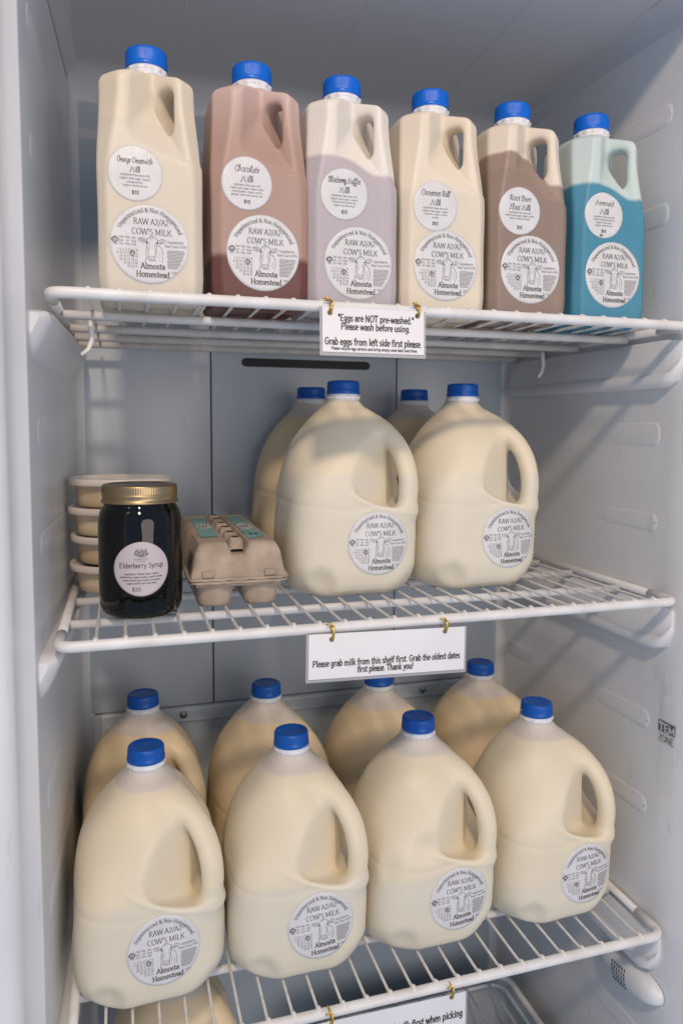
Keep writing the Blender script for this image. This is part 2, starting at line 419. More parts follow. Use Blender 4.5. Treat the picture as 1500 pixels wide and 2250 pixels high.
# looped lower-case forms for the handwriting script
SC = dict(G)
SC.update({
'a': (.48, [e(.22,.2,.16,.2,40,400), l(.38,.42,.37,.1)+e(.45,.1,.08,.1,180,290)], []),
'r': (.42, [l(.02,.12,.14,.44,.16,.5,.2,.42,.32,.42,.28,.14)+e(.36,.12,.08,.12,180,290)], []),
'l': (.34, [l(.02,.1,.2,.5)+e(.17,.66,.07,.1,-20,180)+l(.1,.3,.12,.08)+e(.2,.08,.09,.09,180,300)], []),
'h': (.54, [l(.02,.1,.18,.55)+e(.16,.68,.06,.08,-20,180)+l(.08,.0), e(.24,.26,.13,.18,160,0)+l(.37,.08)+e(.45,.08,.08,.08,180,290)], []),
'k': (.50, [l(.02,.1,.18,.55)+e(.16,.68,.06,.08,-20,180)+l(.08,.0), e(.24,.33,.1,.1,150,-90)+l(.16,.23,.34,.03,.44,.08)], []),
'e': (.42, [l(.04,.14,.28,.28)+e(.2,.3,.1,.15,0,200)+e(.24,.17,.15,.17,170,310)], []),
'f': (.40, [l(.05,.12,.24,.5)+e(.22,.64,.07,.1,-20,180)+l(.12,.2,.1,-.2)+e(.16,-.2,.06,.06,180,360)+l(.2,-.05,.12,.08,.34,.12)], []),
's': (.38, [l(.02,.1,.18,.44,.28,.22)+e(.17,.14,.12,.14,20,-120)], []),
'M': (.86, [e(.1,.1,.09,.1,200,330)+l(.24,.68,.38,.18,.56,.68,.66,.12)+e(.75,.1,.09,.1,180,300)], []),
'C': (.62, [e(.42,.6,.1,.1,-60,160)+e(.38,.33,.28,.34,110,310)], []),
'R': (.66, [l(.16,0,.22,.66), e(.02,.5,.08,.08,180,30)+e(.3,.5,.26,.2,150,-80)+l(.28,.32,.5,.0,.62,.06)], []),
'O': (.74, [e(.36,.35,.27,.36,100,470)+l(.42,.74,.6,.7)], []),
'F': (.58, [l(.28,.64,.2,.06)+e(.12,.06,.09,.07,0,-160), l(.05,.58,.16,.66,.56,.68), l(.14,.34,.42,.36)], []),
'B': (.62, [l(.16,0,.2,.68), e(.05,.5,.07,.08,180,30)+e(.28,.53,.22,.17,150,-90)+e(.28,.18,.22,.18,90,-150)], []),
'y': (.48, [l(.06,.44,.1,.14)+e(.22,.14,.12,.14,180,340), l(.38,.44,.32,-.12)+e(.2,-.12,.12,.12,0,-160)+l(.44,.1)], []),
'g': (.48, [e(.22,.22,.16,.2,40,400), l(.38,.42,.34,-.12)+e(.22,-.12,.12,.12,0,-160)+l(.46,.1)], []),
})

STY = {
 'serif': dict(w=.074, k=.45, serif=.13, sw=.035, shear=0, xs=1.0, tab=G),
 'serifbold': dict(w=.115, k=.5, serif=.20, sw=.05, shear=0, xs=1.06, tab=G),
 'sans': dict(w=.075, k=1, serif=0, shear=0, xs=.92, tab=G),
 'sansbold': dict(w=.15, k=1, serif=0, shear=0, xs=1.0, tab=G),
 'hand': dict(w=.112, k=.85, serif=0, shear=.03, xs=.86, tab=G, jit=.02),
 'handthin': dict(w=.085, k=.85, serif=0, shear=.03, xs=.90, tab=G, jit=.02),
 'script': dict(w=.066, k=.45, serif=0, shear=.18, xs=.84, tab=SC),
}
class Ink:
    """flat lettering collected as ribbons (points with a width)"""
    def __init__(s): s.r = []; s.cuts = []
    def stroke(s, pts, w): 
        if len(pts) > 1: s.r.append((pts, [w] * len(pts) if not hasattr(w, '__len__') else w))
    def width(s, t, size, sty):
        S = STY[sty]; return sum(S['tab'][c][0] for c in t) * size * S['xs']
    def glyph(s, c, size, sty, tf):
        S = STY[sty]; adv, st, se = S['tab'][c]
        xs = S['xs']; rot = random.uniform(-S.get('jit', 0), S.get('jit', 0)) * 2
        for pts in st:
            q = [((x * xs + y * S['shear']) * size, (y + x * rot) * size) for x, y in pts]
            ws = []
            for i in range(len(q)):
                a = q[max(i-1, 0)]; b = q[min(i+1, len(q)-1)]
                ang = math.atan2(b[1]-a[1], b[0]-a[0])
                ws.append(size * S['w'] * (S['k'] + (1 - S['k']) * abs(math.sin(ang - .26))))
            # lengthen ends by half a pen width
            s.r.append(([tf(*p) for p in q], ws))
        if S['serif']:
            for x, y in se:
                h = S['serif'] / 2
                s.r.append(([tf((x*xs - h) * size, y * size), tf((x*xs + h) * size, y * size)], [size * S['sw']] * 2))
    def text(s, t, x, y, size, sty='serif', align='c', rot=0.0, fit=None):
        s.cuts.append(len(s.r))
        wd = s.width(t, size, sty)
        sc = 1.0
        if fit: sc = fit / wd; wd = fit
        x0 = x - (wd / 2 if align == 'c' else wd if align == 'r' else 0)
        cx = 0.0; S = STY[sty]
        ca, sa = math.cos(rot), math.sin(rot)
        for c in t:
            if c != ' ':
                ox = cx
                def tf(px, py, ox=ox):
                    ax = x0 - x + ox + px * sc; ay = py
                    return (x + ax * ca - ay * sa, y + ax * sa + ay * ca)
                s.glyph(c, size, sty, tf)
            cx += S['tab'][c][0] * size * S['xs'] * sc
        return s
    def arc(s, t, R, mid, size, sty, span=None):
        s.cuts.append(len(s.r))
        S = STY[sty]; wd = s.width(t, size, sty); sc = 1.0
        if span: sc = math.radians(span) * R / wd; wd *= sc
        cur = 0.0
        for c in t:
            adv = S['tab'][c][0] * size * S['xs'] * sc
            if c != ' ':
                th = math.radians(mid) + (wd / 2 - cur - adv / 2) / R
                bx, by = R * math.cos(th), R * math.sin(th)
                ca, sa = math.cos(th - math.pi/2), math.sin(th - math.pi/2)
                def tf(px, py):
                    ax = px * sc - adv / 2
                    return (bx + ax * ca - py * sa, by + ax * sa + py * ca)
                s.glyph(c, size, sty, tf)
            cur += adv
    def lines(s):
        c = sorted(set([0] + s.cuts + [len(s.r)]))
        for a, b in zip(c[:-1], c[1:]):
            if b > a:
                k = Ink(); k.r = s.r[a:b]; yield k
    def mesh(s, name, mat_, fn):
        V = []; F = []
        for pts, ws in s.r:
            P = pts; n = len(P)
            b = len(V)
            for i in range(n):
                a = P[max(i-1, 0)]; c = P[min(i+1, n-1)]
                dx, dy = c[0]-a[0], c[1]-a[1]; L_ = math.hypot(dx, dy) or 1e-9
                dx /= L_; dy /= L_
                px, py = P[i]
                if i == 0: px -= dx * ws[i] * .4; py -= dy * ws[i] * .4
                if i == n-1: px += dx * ws[i] * .4; py += dy * ws[i] * .4
                h = ws[i] / 2
                if 0 < i < n-1:
                    d1 = (P[i][0]-a[0], P[i][1]-a[1]); l1 = math.hypot(*d1) or 1e-9
                    cosv = abs((d1[0]*dx + d1[1]*dy) / l1)
                    h = h / max(cosv, .6)
                V.append(fn(px - dy * h, py + dx * h)); V.append(fn(px + dy * h, py - dx * h))
            for i in range(n-1):
                F.append((b+2*i, b+2*i+1, b+2*i+3, b+2*i+2))
        return mesh_from(name, V, F, mat_)

# ---- artwork of the round milk label, in units of its radius
def cow(ink):
    w = .011
    def t(x, y): return (.045 + x * .001, -.11 + y * .001)
    def S(*a, ww=w): ink.stroke([t(a[i], a[i+1]) for i in range(0, len(a), 2)], ww)
    # poll, forehead, ears
    S(-110,190,-95,245,-60,275,-20,295,10,320,50,310,85,285,120,265,150,235,160,190)
    S(-110,190,-160,235,-230,260,-300,250,-340,225,-320,190,-270,165,-215,150,-165,160,-120,175)
    S(-300,235,-250,215,-190,205,-150,190, ww=.008); S(-270,235,-240,200,-200,180, ww=.008)
    S(160,190,210,225,270,255,330,245,350,215,335,175,290,145,240,130,190,150,158,180)
    S(310,230,270,195,220,170, ww=.008); S(290,180,250,165,210,160, ww=.008)
    # cheeks and muzzle
    S(-105,180,-115,120,-108,50,-95,-20,-85,-90,-82,-150,-75,-195,-85,-225,-80,-265,-55,-295,-10,-310,40,-308,75,-290,95,-262,92,-225,80,-195,90,-140,100,-80,120,0,140,80,150,140,160,190)
    S(-78,-200,-50,-190,-20,-196,10,-190,45,-196,80,-198, ww=.008)
    S(-50,-225,-38,-238,-25,-228, ww=.012); S(45,-225,58,-238,68,-226, ww=.012)
    S(-45,-285,0,-275,50,-284, ww=.008); S(0,-245,0,-278, ww=.008)
    # eyes
    S(-125,175,-112,150,-100,140,-85,150, ww=.018); S(150,170,138,148,125,140,112,150, ww=.018)
    S(-150,160,-120,130,-105,110, ww=.014); S(172,165,150,130,140,112, ww=.014)
    S(-60,140,-50,60,-48,-20,-60,-80, ww=.007); S(90,130,85,60,80,0, ww=.007)
    S(-10,290,-20,250,5,230, ww=.007); S(30,300,40,255, ww=.007)
    # neck and shoulder
    S(-110,60,-135,-20,-140,-110,-130,-200,-150,-290,-165,-350)
    S(150,90,200,80,250,30,285,-60,298,-160,285,-250,262,-330)
    S(95,-262,110,-300,118,-350, ww=.008); S(120,0,140,-80,138,-160,150,-230, ww=.008); S(-110,-230,-118,-290, ww=.008)
    S(210,-100,222,-200,205,-300, ww=.007)

def milk_label(circ=(0, 0), loops=3):
    a = Ink(); s2 = Ink()
    a.arc('Unpasteurized & Non-Homogenized', .80, 87, .155, 'serif', 134)
    a.text('RAW A2/A2', .05, .49, .205, 'serif', fit=.90)
    a.text("COW'S MILK", .06, .24, .205, 'serif', fit=1.02)
    a.text('Almosta', .08, -.62, .20, 'serifbold', fit=.62)
    a.text('Homestead', .08, -.83, .20, 'serifbold', fit=.86)
    for r, row in enumerate((('Jan','Feb','Mar','Apr'), ('May','Jun','Jul','Aug'), ('Sep','Oct','Nov','Dec'))):
        for c, t in enumerate(row): s2.text(t, -.86 + c * .155, .115 - r * .085, .078, 'sans', 'c')
    for r, t in enumerate(('1 2 3 4 5 6 7 8', '9 10 11 12 13 14', '15 16 17 18 19', '20 21 22 23 24', '25 26 27 28', '29 30 31')):
        s2.text(t, -.30, -.20 - r * .082, .078, 'sans', 'r', fit=(.50, .53, .46, .46, .36, .27)[r])
    s2.text('Ingredients:', .66, .055, .092, 'sans'); s2.text("Raw Cow's Milk", .665, -.05, .088, 'sans', fit=.56)
    rn = random.Random(3)
    for r in range(13):
        y = -.135 - r * .037; x1 = min(.90, math.sqrt(max(.01, .93**2 - y*y)) - .02); x = .45 + (0.02 * (r % 3 == 0))
        while x < x1 - .02:
            L_ = rn.uniform(.03, .085); x2 = min(x + L_, x1)
            s2.stroke([(x, y), ((x+x2)/2, y + rn.uniform(-.003, .003)), (x2, y)], .013); x = x2 + .018
    for r in range(2):
        s2.stroke([(.56, -.68 - r * .035), (.68, -.68 - r * .035)], .010)
    cow(s2)
    pen = Ink()
    rn = random.Random(circ[0] * 7 + 11)
    for (cx, cy, rx, ry) in ((-.86 + .155 * circ[0], .145 - .085 * circ[1], .085, .055), (-.43, -.255, .05, .06)):
        pts = []
        for i in range(12 * loops // 2 + 8):
            th = i * 2 * math.pi / 12; k = 1 + rn.uniform(-.14, .14)
            pts.append((cx + rx * k * math.cos(th), cy + ry * k * math.sin(th)))
        pen.stroke(pts, .013)
    return a, s2, pen

def flavour_label(lines, fine, price='$10', extra=False, nsz=.30, gap=.38, y0=.36):
    a = Ink(); s2 = Ink()
    for i, (t, wd) in enumerate(lines): a.text(t, 0, y0 - i * gap, nsz, 'script', fit=wd)
    for i, (t, wd) in enumerate(fine): s2.text(t, 0, -.11 - i * .125, .105, 'sans', fit=wd)
    a.text(price, .0, -.76, .19, 'hand', fit=.26)
    if extra:
        pen = Ink(); a.text('$05', -.12, -.93, .13, 'hand')
    return a, s2, None

# height field of a surface seen along -Y (object space), used to lay stickers on it
class Field:
    def __init__(s, bvh, cx, cz, R, n=27, ray=(0, 1, 0), start=-.3):
        s.x0, s.z0, s.h, s.n = cx - R*1.12, cz - R*1.12, 2.24 * R / (n-1), n
        H = np.full((n, n), np.nan)
        for i in range(n):
            for j in range(n):
                hit = bvh.ray_cast(Vector((s.x0 + i*s.h, start, s.z0 + j*s.h)), Vector(ray))
                if hit[0] is not None: H[i, j] = hit[0].y
        bad = np.isnan(H)
        if bad.any(): H[bad] = np.nanmax(H)
        for _ in range(4):   # paper does not follow every dimple: it bridges small hollows
            P = np.pad(H, 1, mode='edge')
            A = (P[:-2,1:-1]+P[2:,1:-1]+P[1:-1,:-2]+P[1:-1,2:])/4
            H = np.minimum(H, .5*H+.5*A)
        s.H = H
    def y(s, x, z):
        u = min(max((x - s.x0)/s.h, 0), s.n-1.001); v = min(max((z - s.z0)/s.h, 0), s.n-1.001)
        i, j = int(u), int(v); fu, fv = u-i, v-j; H = s.H
        return H[i,j]*(1-fu)*(1-fv)+H[i+1,j]*fu*(1-fv)+H[i,j+1]*(1-fu)*fv+H[i+1,j+1]*fu*fv

def sticker(parent, bvh, cx, cz, R, art, rot=0.0, label=None, paper=None):
    F_ = Field(bvh, cx, cz, R)
    ca, sa = math.cos(rot), math.sin(rot)
    def fn(off):
        def g(a, b_):
            x = cx + R*(a*ca - b_*sa); z = cz + R*(a*sa + b_*ca)
            return (x, F_.y(x, z) - off, z)
        return g
    g = fn(.00050)
    V = [g(0, 0)]; F = []; nr, ns = 14, 72
    for i in range(1, nr+1):
        for k in range(ns):
            a = 2*math.pi*k/ns; V.append(g(i/nr*math.cos(a), i/nr*math.sin(a)))
    for k in range(ns):
        a = 2*math.pi*k/ns; x, y, z = g(1.004*math.cos(a), 1.004*math.sin(a)); V.append((x, y + .0007, z))
    for k in range(ns): F.append((0, 1+(k+1)%ns, 1+k))
    for i in range(nr):
        b = 1 + i*ns
        for k in range(ns): F.append((b+k, b+(k+1)%ns, b+ns+(k+1)%ns, b+ns+k))
    F = [f[::-1] for f in F]
    me = mesh_from('label', V, F, paper or M['paper'], True)
    o = obj('label', me, parent)
    if label: o['label'] = label
    big, small, pen = art
    if big:
        for k in big.lines(): obj('lettering', k.mesh('lettering', M['ink'], fn(.00085)), o)
    if small and small.r: obj('small_print', small.mesh('small_print', M['ink_soft'], fn(.00085)), o)['kind'] = 'stuff'
    if pen and pen.r: obj('pen_marks', pen.mesh('pen_marks', M['ink_purple'], fn(.00110)), o)['kind'] = 'stuff'
    return o

# ------------------------------------------------------------------ implicit surfaces (dual contouring of a distance field)
def smin(a, b, k):
    h = np.clip(.5 + .5*(b-a)/k, 0, 1); return b*(1-h) + a*h - k*h*(1-h)
def smax(a, b, k): return -smin(-a, -b, k)
def sstep(a, b, x):
    t = np.clip((x-a)/(b-a), 0, 1); return t*t*(3-2*t)

def surface_net(f, lo, hi, h):
    xs = [np.arange(lo[i], hi[i] + h, h) for i in range(3)]
    X, Y, Z = np.meshgrid(*xs, indexing='ij')
    S = f(X, Y, Z)
    sg = S < 0
    nx, ny, nz = S.shape
    corners = [(i, j, k) for i in (0, 1) for j in (0, 1) for k in (0, 1)]
    cnt = np.zeros((nx-1, ny-1, nz-1), int)
    for c in corners: cnt += sg[c[0]:nx-1+c[0], c[1]:ny-1+c[1], c[2]:nz-1+c[2]]
    act = (cnt > 0) & (cnt < 8)
    ids = np.full(act.shape, -1); I = np.argwhere(act); ids[act] = np.arange(len(I))
    acc = np.zeros((len(I), 3)); nn = np.zeros(len(I))
    for a in corners:
        for ax in range(3):
            if a[ax] == 1: continue
            b = list(a); b[ax] = 1
            sa = S[I[:,0]+a[0], I[:,1]+a[1], I[:,2]+a[2]]; sb = S[I[:,0]+b[0], I[:,1]+b[1], I[:,2]+b[2]]
            cr_ = (sa < 0) != (sb < 0)
            t = np.where(cr_, sa/np.where(cr_, sa-sb, 1), 0)
            p = np.array(a, float)[None, :].repeat(len(I), 0); p[:, ax] = t
            acc[cr_] += p[cr_]; nn[cr_] += 1
    V = (I + acc/nn[:, None]) * h + np.array([x[0] for x in xs])
    # two Newton steps pull the vertices exactly on the surface
    for _ in range(2):
        eps = h*.25
        v0 = f(V[:,0], V[:,1], V[:,2])
        g = np.stack([f(V[:,0]+eps, V[:,1], V[:,2])-v0, f(V[:,0], V[:,1]+eps, V[:,2])-v0, f(V[:,0], V[:,1], V[:,2]+eps)-v0], 1)/eps
        st = v0[:, None]*g/np.maximum((g*g).sum(1), .05)[:, None]
        V -= np.clip(st, -h*.4, h*.4)
    F = []
    for ax in range(3):
        o1, o2 = [(1, 2), (2, 0), (0, 1)][ax]
        sl0 = [slice(1, -1)]*3; sl1 = [slice(1, -1)]*3
        sl0 = [slice(1, n-1) for n in S.shape]; sl0[ax] = slice(0, S.shape[ax]-1)
        sl1 = list(sl0); sl1[ax] = slice(1, S.shape[ax])
        A = sg[tuple(sl0)]; B = sg[tuple(sl1)]
        E = np.argwhere(A != B)
        inside = A[E[:,0], E[:,1], E[:,2]]
        for q in range(3):
            if q != ax: E[:, q] += 1
        def cid(d1, d2):
            P = E.copy(); P[:, o1] += d1; P[:, o2] += d2
            return ids[P[:,0], P[:,1], P[:,2]]
        q = np.stack([cid(-1, -1), cid(0, -1), cid(0, 0), cid(-1, 0)], 1)
        q[~inside] = q[~inside][:, ::-1]
        F.append(q)
    return V, np.concatenate(F)

def np_mesh(name, V, F, mat_):
    me = D.meshes.new(name)
    me.vertices.add(len(V)); me.vertices.foreach_set('co', V.astype(np.float32).ravel())
    me.loops.add(len(F)*4); me.loops.foreach_set('vertex_index', F.astype(np.int32).ravel())
    me.polygons.add(len(F)); me.polygons.foreach_set('loop_start', np.arange(0, len(F)*4, 4, dtype=np.int32))
    me.update(calc_edges=True); me.validate()
    me.polygons.foreach_set('use_smooth', np.ones(len(me.polygons), bool))
    if mat_: me.materials.append(mat_)
    return me

def capsule_chain(u, v, z, pts, r, vs):
    # Catmull-Rom refinement of the centre line
    P = [np.array(p, float) for p in pts]; P = [2*P[0]-P[1]] + P + [2*P[-1]-P[-2]]; pts = []
    for i in range(1, len(P)-2):
        for k in range(4):
            t = k/4; a, b, c, d_ = P[i-1], P[i], P[i+1], P[i+2]
            pts.append(tuple(.5*((2*b)+(c-a)*t+(2*a-5*b+4*c-d_)*t*t+(3*b-a-3*c+d_)*t**3)))
    pts.append(tuple(P[-2]))
    d = None
    vv = v / vs
    for (a, b) in zip(pts[:-1], pts[1:]):
        ax, az = a; bx, bz = b
        px, pz = u-ax, z-az; dx, dz = bx-ax, bz-az
        t = np.clip((px*dx+pz*dz)/(dx*dx+dz*dz), 0, 1)
        dd = np.sqrt((px-t*dx)**2 + (pz-t*dz)**2 + vv**2) - r
        d = dd if d is None else np.minimum(d, dd)
    return d

R2 = math.sqrt(.5)
GPZ = [-.01, 0, .004, .012, .03, .07, .121, .147, .166, .181, .194, .207, .218, .2280, .2350, .262]
GPR = [.062, .067, .0725, .0775, .0802, .0806, .0793, .0757, .0707, .0643, .0560, .0448, .0335, .0238, .0195, .0193]
def gallon(dent=0):
    def f(X, Y, Z):
        r = np.interp(Z, GPZ, GPR)
        r = (r + np.interp(Z-.004, GPZ, GPR) + np.interp(Z+.004, GPZ, GPR))/3
        p = 4.4 - 2.2*sstep(.085, .175, Z)
        ax, ay = np.abs(X)+1e-6, np.abs(Y)+1e-6
        m_ = np.maximum(ax, ay)
        rad = m_*((ax/m_)**p + (ay/m_)**p)**(1/p)
        body = (rad - r) * (1 - .45*sstep(.15, .2, Z))
        body = smax(body, -Z, .010)
        body = smax(body, Z-.2465, .002)
        s = (ax+ay)*R2
        body = smax(body, (s - .0770 - .80*Z)/1.28, .010)
        u = (X-Y)*R2; v = (X+Y)*R2
        # waist line just under the grip recess
        body = body + .0006*np.exp(-((Z-.104-.12*np.abs(X+.02))/.0030)**2)
        # grip recess
        uc = .0605 - .235*np.abs(v)
        el = (np.sqrt((v/.077)**2 + ((Z-.1600)/.0585)**2) - 1)*.058
        reg = smax(uc-u, el, .010)
        body = smax(body, -reg, .0035)
        body = body - .0009*np.exp(-((el-.0035)/.0020)**2)*sstep(.030, .044, u)
        body = body + .0007*np.sin(70*X+1)*np.sin(52*Z+2+dent) + .0005*np.sin(95*Y+40*Z+dent)
        hd = capsule_chain(u, v, Z, [(.030,.2070), (.050,.1995), (.0680,.186), (.0815,.167), (.0885,.146), (.0905,.126), (.0885,.102)], .0108, 1.30)
        body = smin(body, hd, .012)
        # foot notches
        for sx, sy in ((-1, -1), (1, 1), (-1, 1)):
            d = np.sqrt((X-sx*.050)**2 + (Y-sy*.088)**2 + ((Z-.010)*.8)**2) - .0215
            body = smax(body, -d, .009)
        if dent:
            d = np.sqrt((X+.022)**2 + ((Y+.1005)*1.0)**2 + ((Z-.133)*1.1)**2) - .0265
            body = smax(body, -d, .010)
            d = np.sqrt((X+.078)**2 + (Y+.088)**2 + ((Z-.115)*.8)**2) - .0235
            body = smax(body, -d, .010)
        return body
    return f

def halfgal():
    def f(X, Y, Z):
        hw = .0500 - .0036*sstep(.12, .20, Z) - .0015*sstep(.03, 0, Z) - .0008*np.exp(-((Z-.075)/.05)**2)
        ax, ay = np.abs(X), np.abs(Y)
        qx, qy = ax-hw+.004, ay-hw+.004
        box = np.sqrt(np.maximum(qx, 0)**2 + np.maximum(qy, 0)**2) + np.minimum(np.maximum(qx, qy), 0) - .004
        dd = .0062 + .0065*sstep(.10, .205, Z)
        body = smax(box, (ax+ay)*R2 - (hw*2*R2 - dd*1.0), .0022)
        body = smax(body, -Z, .012)
        rr = np.sqrt(X*X+Y*Y)
        body = smax(body, (Z - (.2250 - .28*np.maximum(rr-.015, 0)))*.95, .009)
        full = body
        u = (X-Y)*R2; v = (X+Y)*R2; av = np.abs(v)
        uf = np.minimum(.0700-av, .0566)
        zc = .132 + np.maximum(av-.0085, 0)*.45 + np.maximum(av-.044, 0)**2*100 + 1.5*np.maximum(uf-u, 0)
        reg = smax(.0190-u, zc-Z, .010)
        body = smax(body, -reg, .0026)
        # grip: the outer corner left standing round a slot
        qu, qz = np.abs(u-.0315)-.0118+.010, np.abs(Z-.1835)-.0235+.010
        slot = np.sqrt(np.maximum(qu, 0)**2 + np.maximum(qz, 0)**2) + np.minimum(np.maximum(qu, qz), 0) - .010
        grip = smax(smax(full, av-.0125, .006), -slot, .006)
        body = smin(body, grip, .005)
        neck = smax(rr - .0190, np.abs(Z-.215)-.020, .002)
        body = smin(body, neck, .005)
        # lower corner of the recess stays inside the bottle
        d = np.sqrt((X-.02)**2 + (Y+.0)**2 + (Z+.006)**2) - .02
        return smax(body, -d, .01)
    return f

# ------------------------------------------------------------------ caps, necks
def cap_mesh(kind):
    mb = MB()
    if kind == 'gallon':
        prof = [(.0185,0), (.0205,0), (.0209,.0008), (.0209,.0042), (.0203,.0050), (.0201,.0060), (.0200,.0100), (.0199,.0125), (.0197,.0145), (.0189,.0160), (.0173,.0166), (.0150,.0163), (.0145,.0159), (.009,.0160), (.0001,.0161)]
        rid = {5, 6, 7, 8}; amp = .00022; n = 168; fr = 56
    else:
        prof = [(.0188,0), (.0206,0), (.0209,.0007), (.0209,.0030), (.0206,.0036), (.0205,.0045), (.0204,.0085), (.0203,.0140), (.0201,.0157), (.0193,.0175), (.0180,.0181), (.0150,.0183), (.009,.0183), (.0001,.0183)]
        rid = {5, 6, 7, 8}; amp = .00030; n = 240; fr = 80
    mb.lathe(prof, n, mod=lambda j, a: (amp*math.cos(fr*a) if j in rid else 0))
    return mb.mesh('cap', M['cap'] if kind == 'gallon' else M['cap_bright'], True)

def neck_mesh(kind):
    mb = MB()
    if kind == 'gallon':
        prof = [(.0192,-.008), (.0198,-.0075), (.0204,-.0062), (.0212,-.0048), (.0214,-.0034), (.0210,-.0022), (.0203,-.0016), (.0199,-.0010), (.0196,.001)]
        mb.lathe(prof, 96, mod=lambda j, a: (.0007*max(0, math.cos(11*a)) if 3 <= j <= 5 else 0))
    else:
        prof = [(.0192,-.013), (.0200,-.0120), (.0212,-.0108), (.0216,-.0095), (.0213,-.0080), (.0203,-.0068), (.0202,-.0052), (.0211,-.0040), (.0214,-.0028), (.0210,-.0016), (.0200,-.0008), (.0196,.001)]
        mb.lathe(prof, 96, mod=lambda j, a: (.0006*math.cos(13*a+.6) if 6 <= j <= 9 else 0))
    return mb.mesh('neck_ring', M['neck'], True)

gal_cap, gal_neck = cap_mesh('gallon'), neck_mesh('gallon')
hg_cap, hg_neck = cap_mesh('half'), neck_mesh('half')

def bvh_of(me): 
    return BVHTree.FromPolygons([v.co[:] for v in me.vertices], [p.vertices[:] for p in me.polygons])

YEL = ((.030, -.064, .128), .030, (.80, .60, .22), .75)
def gal_mat(name, cut, film, low=(.72,.66,.53), mid=(.755,.665,.50), yel=.0, yz=.125, top=(.63,.575,.51)):
    spots = []
    if yel: spots = [((.050, -.054, yz-.008), .024, (.84, .71, .43), yel*.7)]
    return milk_mat(name, [(0, 0, low), (cut, .004, mid), (film, .0022, top)], spots, film=film)

V_, F_g = surface_net(gallon(0), (-.0975, -.0975, -.006), (.0975, .0975, .2505), .0021)
gal_base = np_mesh('milk_body', V_, F_g, None)
V2_, F2_ = surface_net(gallon(1), (-.0975, -.0975, -.006), (.0975, .0975, .2505), .0021)
gal_dent = np_mesh('milk_body', V2_, F2_, None)
V3_, F3_ = surface_net(halfgal(), (-.060, -.060, -.006), (.060, .060, .240), .00155)
hg_base = np_mesh('milk_body', V3_, F3_, None)
bv_gal, bv_dent, bv_hg = bvh_of(gal_base), bvh_of(gal_dent), bvh_of(hg_base)

def with_mat(me, m_):
    c = me.copy(); c.materials.clear(); c.materials.append(m_); return c

MATG = {
 'a': gal_mat('whole_milk_cream_line', .144, .230, yel=.0),
 'b': gal_mat('whole_milk_fat_clumps', .120, .218, yel=.85, yz=.128),
 'c': gal_mat('whole_milk_low_line', .112, .217, yel=.8, yz=.125),
 'd': gal_mat('whole_milk_soft_fat', .095, .218, yel=.55, yz=.125),
 'e': gal_mat('whole_milk_even', .060, .217, yel=.25),
 'back': gal_mat('whole_milk_rear_shaded', .090, .213, low=(.72,.61,.41), mid=(.74,.60,.39), yel=.0),  # rear jugs: shade at the back painted in as a browner milk colour
}
MG = {k: with_mat(gal_base, v) for k, v in MATG.items()}
MGD = with_mat(gal_dent, MATG['d'])

ZS = {1: .3195, 2: 0.0, 3: -.4138}
TOP = .0032         # top of the shelf wires above the rail centre line

def gallon_jug(x, y, shelf, kind, rz, label, group, lab=None, dent=False, zoff=0.0, z=None):
    t = thing('milk_jug', label, 'milk jug', (x, y, (ZS[shelf] + TOP) if z is None else z), rz, group)
    obj('jug_body', MGD if dent else MG[kind], t)
    obj('neck_ring', gal_neck, t, (0, 0, .2400))
    c = obj('cap', gal_cap, t, (0, 0, .2400)); c.rotation_euler = (random.uniform(-.012, .012), random.uniform(-.012, .012), random.uniform(0, 6))
    if lab:
        sticker(t, bv_dent if dent else bv_gal, lab[0], lab[1], .0375, milk_label(lab[3], lab[4]), lab[2])
    return t

GJ = 'gallon jugs of raw milk on the wire shelves'
# lower shelf, front row
gallon_jug(.0788, .127, 3, 'b', math.radians(2), 'front gallon milk jug on the lowest shelf, beside the left fridge wall', GJ, (.0105, .0665, .02, (0, 1), 3))
gallon_jug(.2448, .122, 3, 'c', math.radians(-1), 'front gallon milk jug on the lowest shelf, second from the left fridge wall', GJ, (.0170, .0640, .06, (0, 1), 4))
gallon_jug(.4060, .121, 3, 'd', math.radians(1), 'front gallon milk jug on the lowest shelf with a round dent beside its handle', GJ, (.0200, .0640, .02, (0, 1), 4), dent=True)
gallon_jug(.5735, .122, 3, 'e', math.radians(2), 'front gallon milk jug on the lowest shelf, nearest the right fridge wall', GJ, (.0250, .0630, .03, (0, 1), 4))
# lower shelf, rear row
gallon_jug(.0800, .294, 3, 'back', 0, 'rear gallon milk jug on the lowest shelf, behind the leftmost front jug', GJ)
gallon_jug(.2465, .289, 3, 'back', .03, 'rear gallon milk jug on the lowest shelf, second from the left fridge wall', GJ)
gallon_jug(.4130, .288, 3, 'back', -.02, 'rear gallon milk jug on the lowest shelf, cap partly hidden by the sign', GJ)
gallon_jug(.5790, .290, 3, 'back', .02, 'rear gallon milk jug on the lowest shelf, farthest right in its row', GJ)
# middle shelf
gallon_jug(.3245, .181, 2, 'a', math.radians(-1), 'front gallon milk jug on the middle shelf standing beside the egg carton', GJ, (.0215, .0640, .0, (0, 1), 4))
gallon_jug(.4880, .181, 2, 'a', math.radians(1), 'front gallon milk jug on the middle shelf, nearest the right fridge wall', GJ, (.0270, .0640, .03, (0, 1), 4))
gallon_jug(.3210, .329, 2, 'back', 0, 'rear gallon milk jug on the middle shelf, left of the two rear ones', GJ)
gallon_jug(.4810, .330, 2, 'back', 0, 'rear gallon milk jug on the middle shelf, mostly hidden between two front jugs', GJ)
# bottom of the cabinet, seen between the wires
gallon_jug(.110, .195, 3, 'back', .1, 'gallon milk jug below the lowest shelf, glimpsed between its wires', GJ, z=-.705)

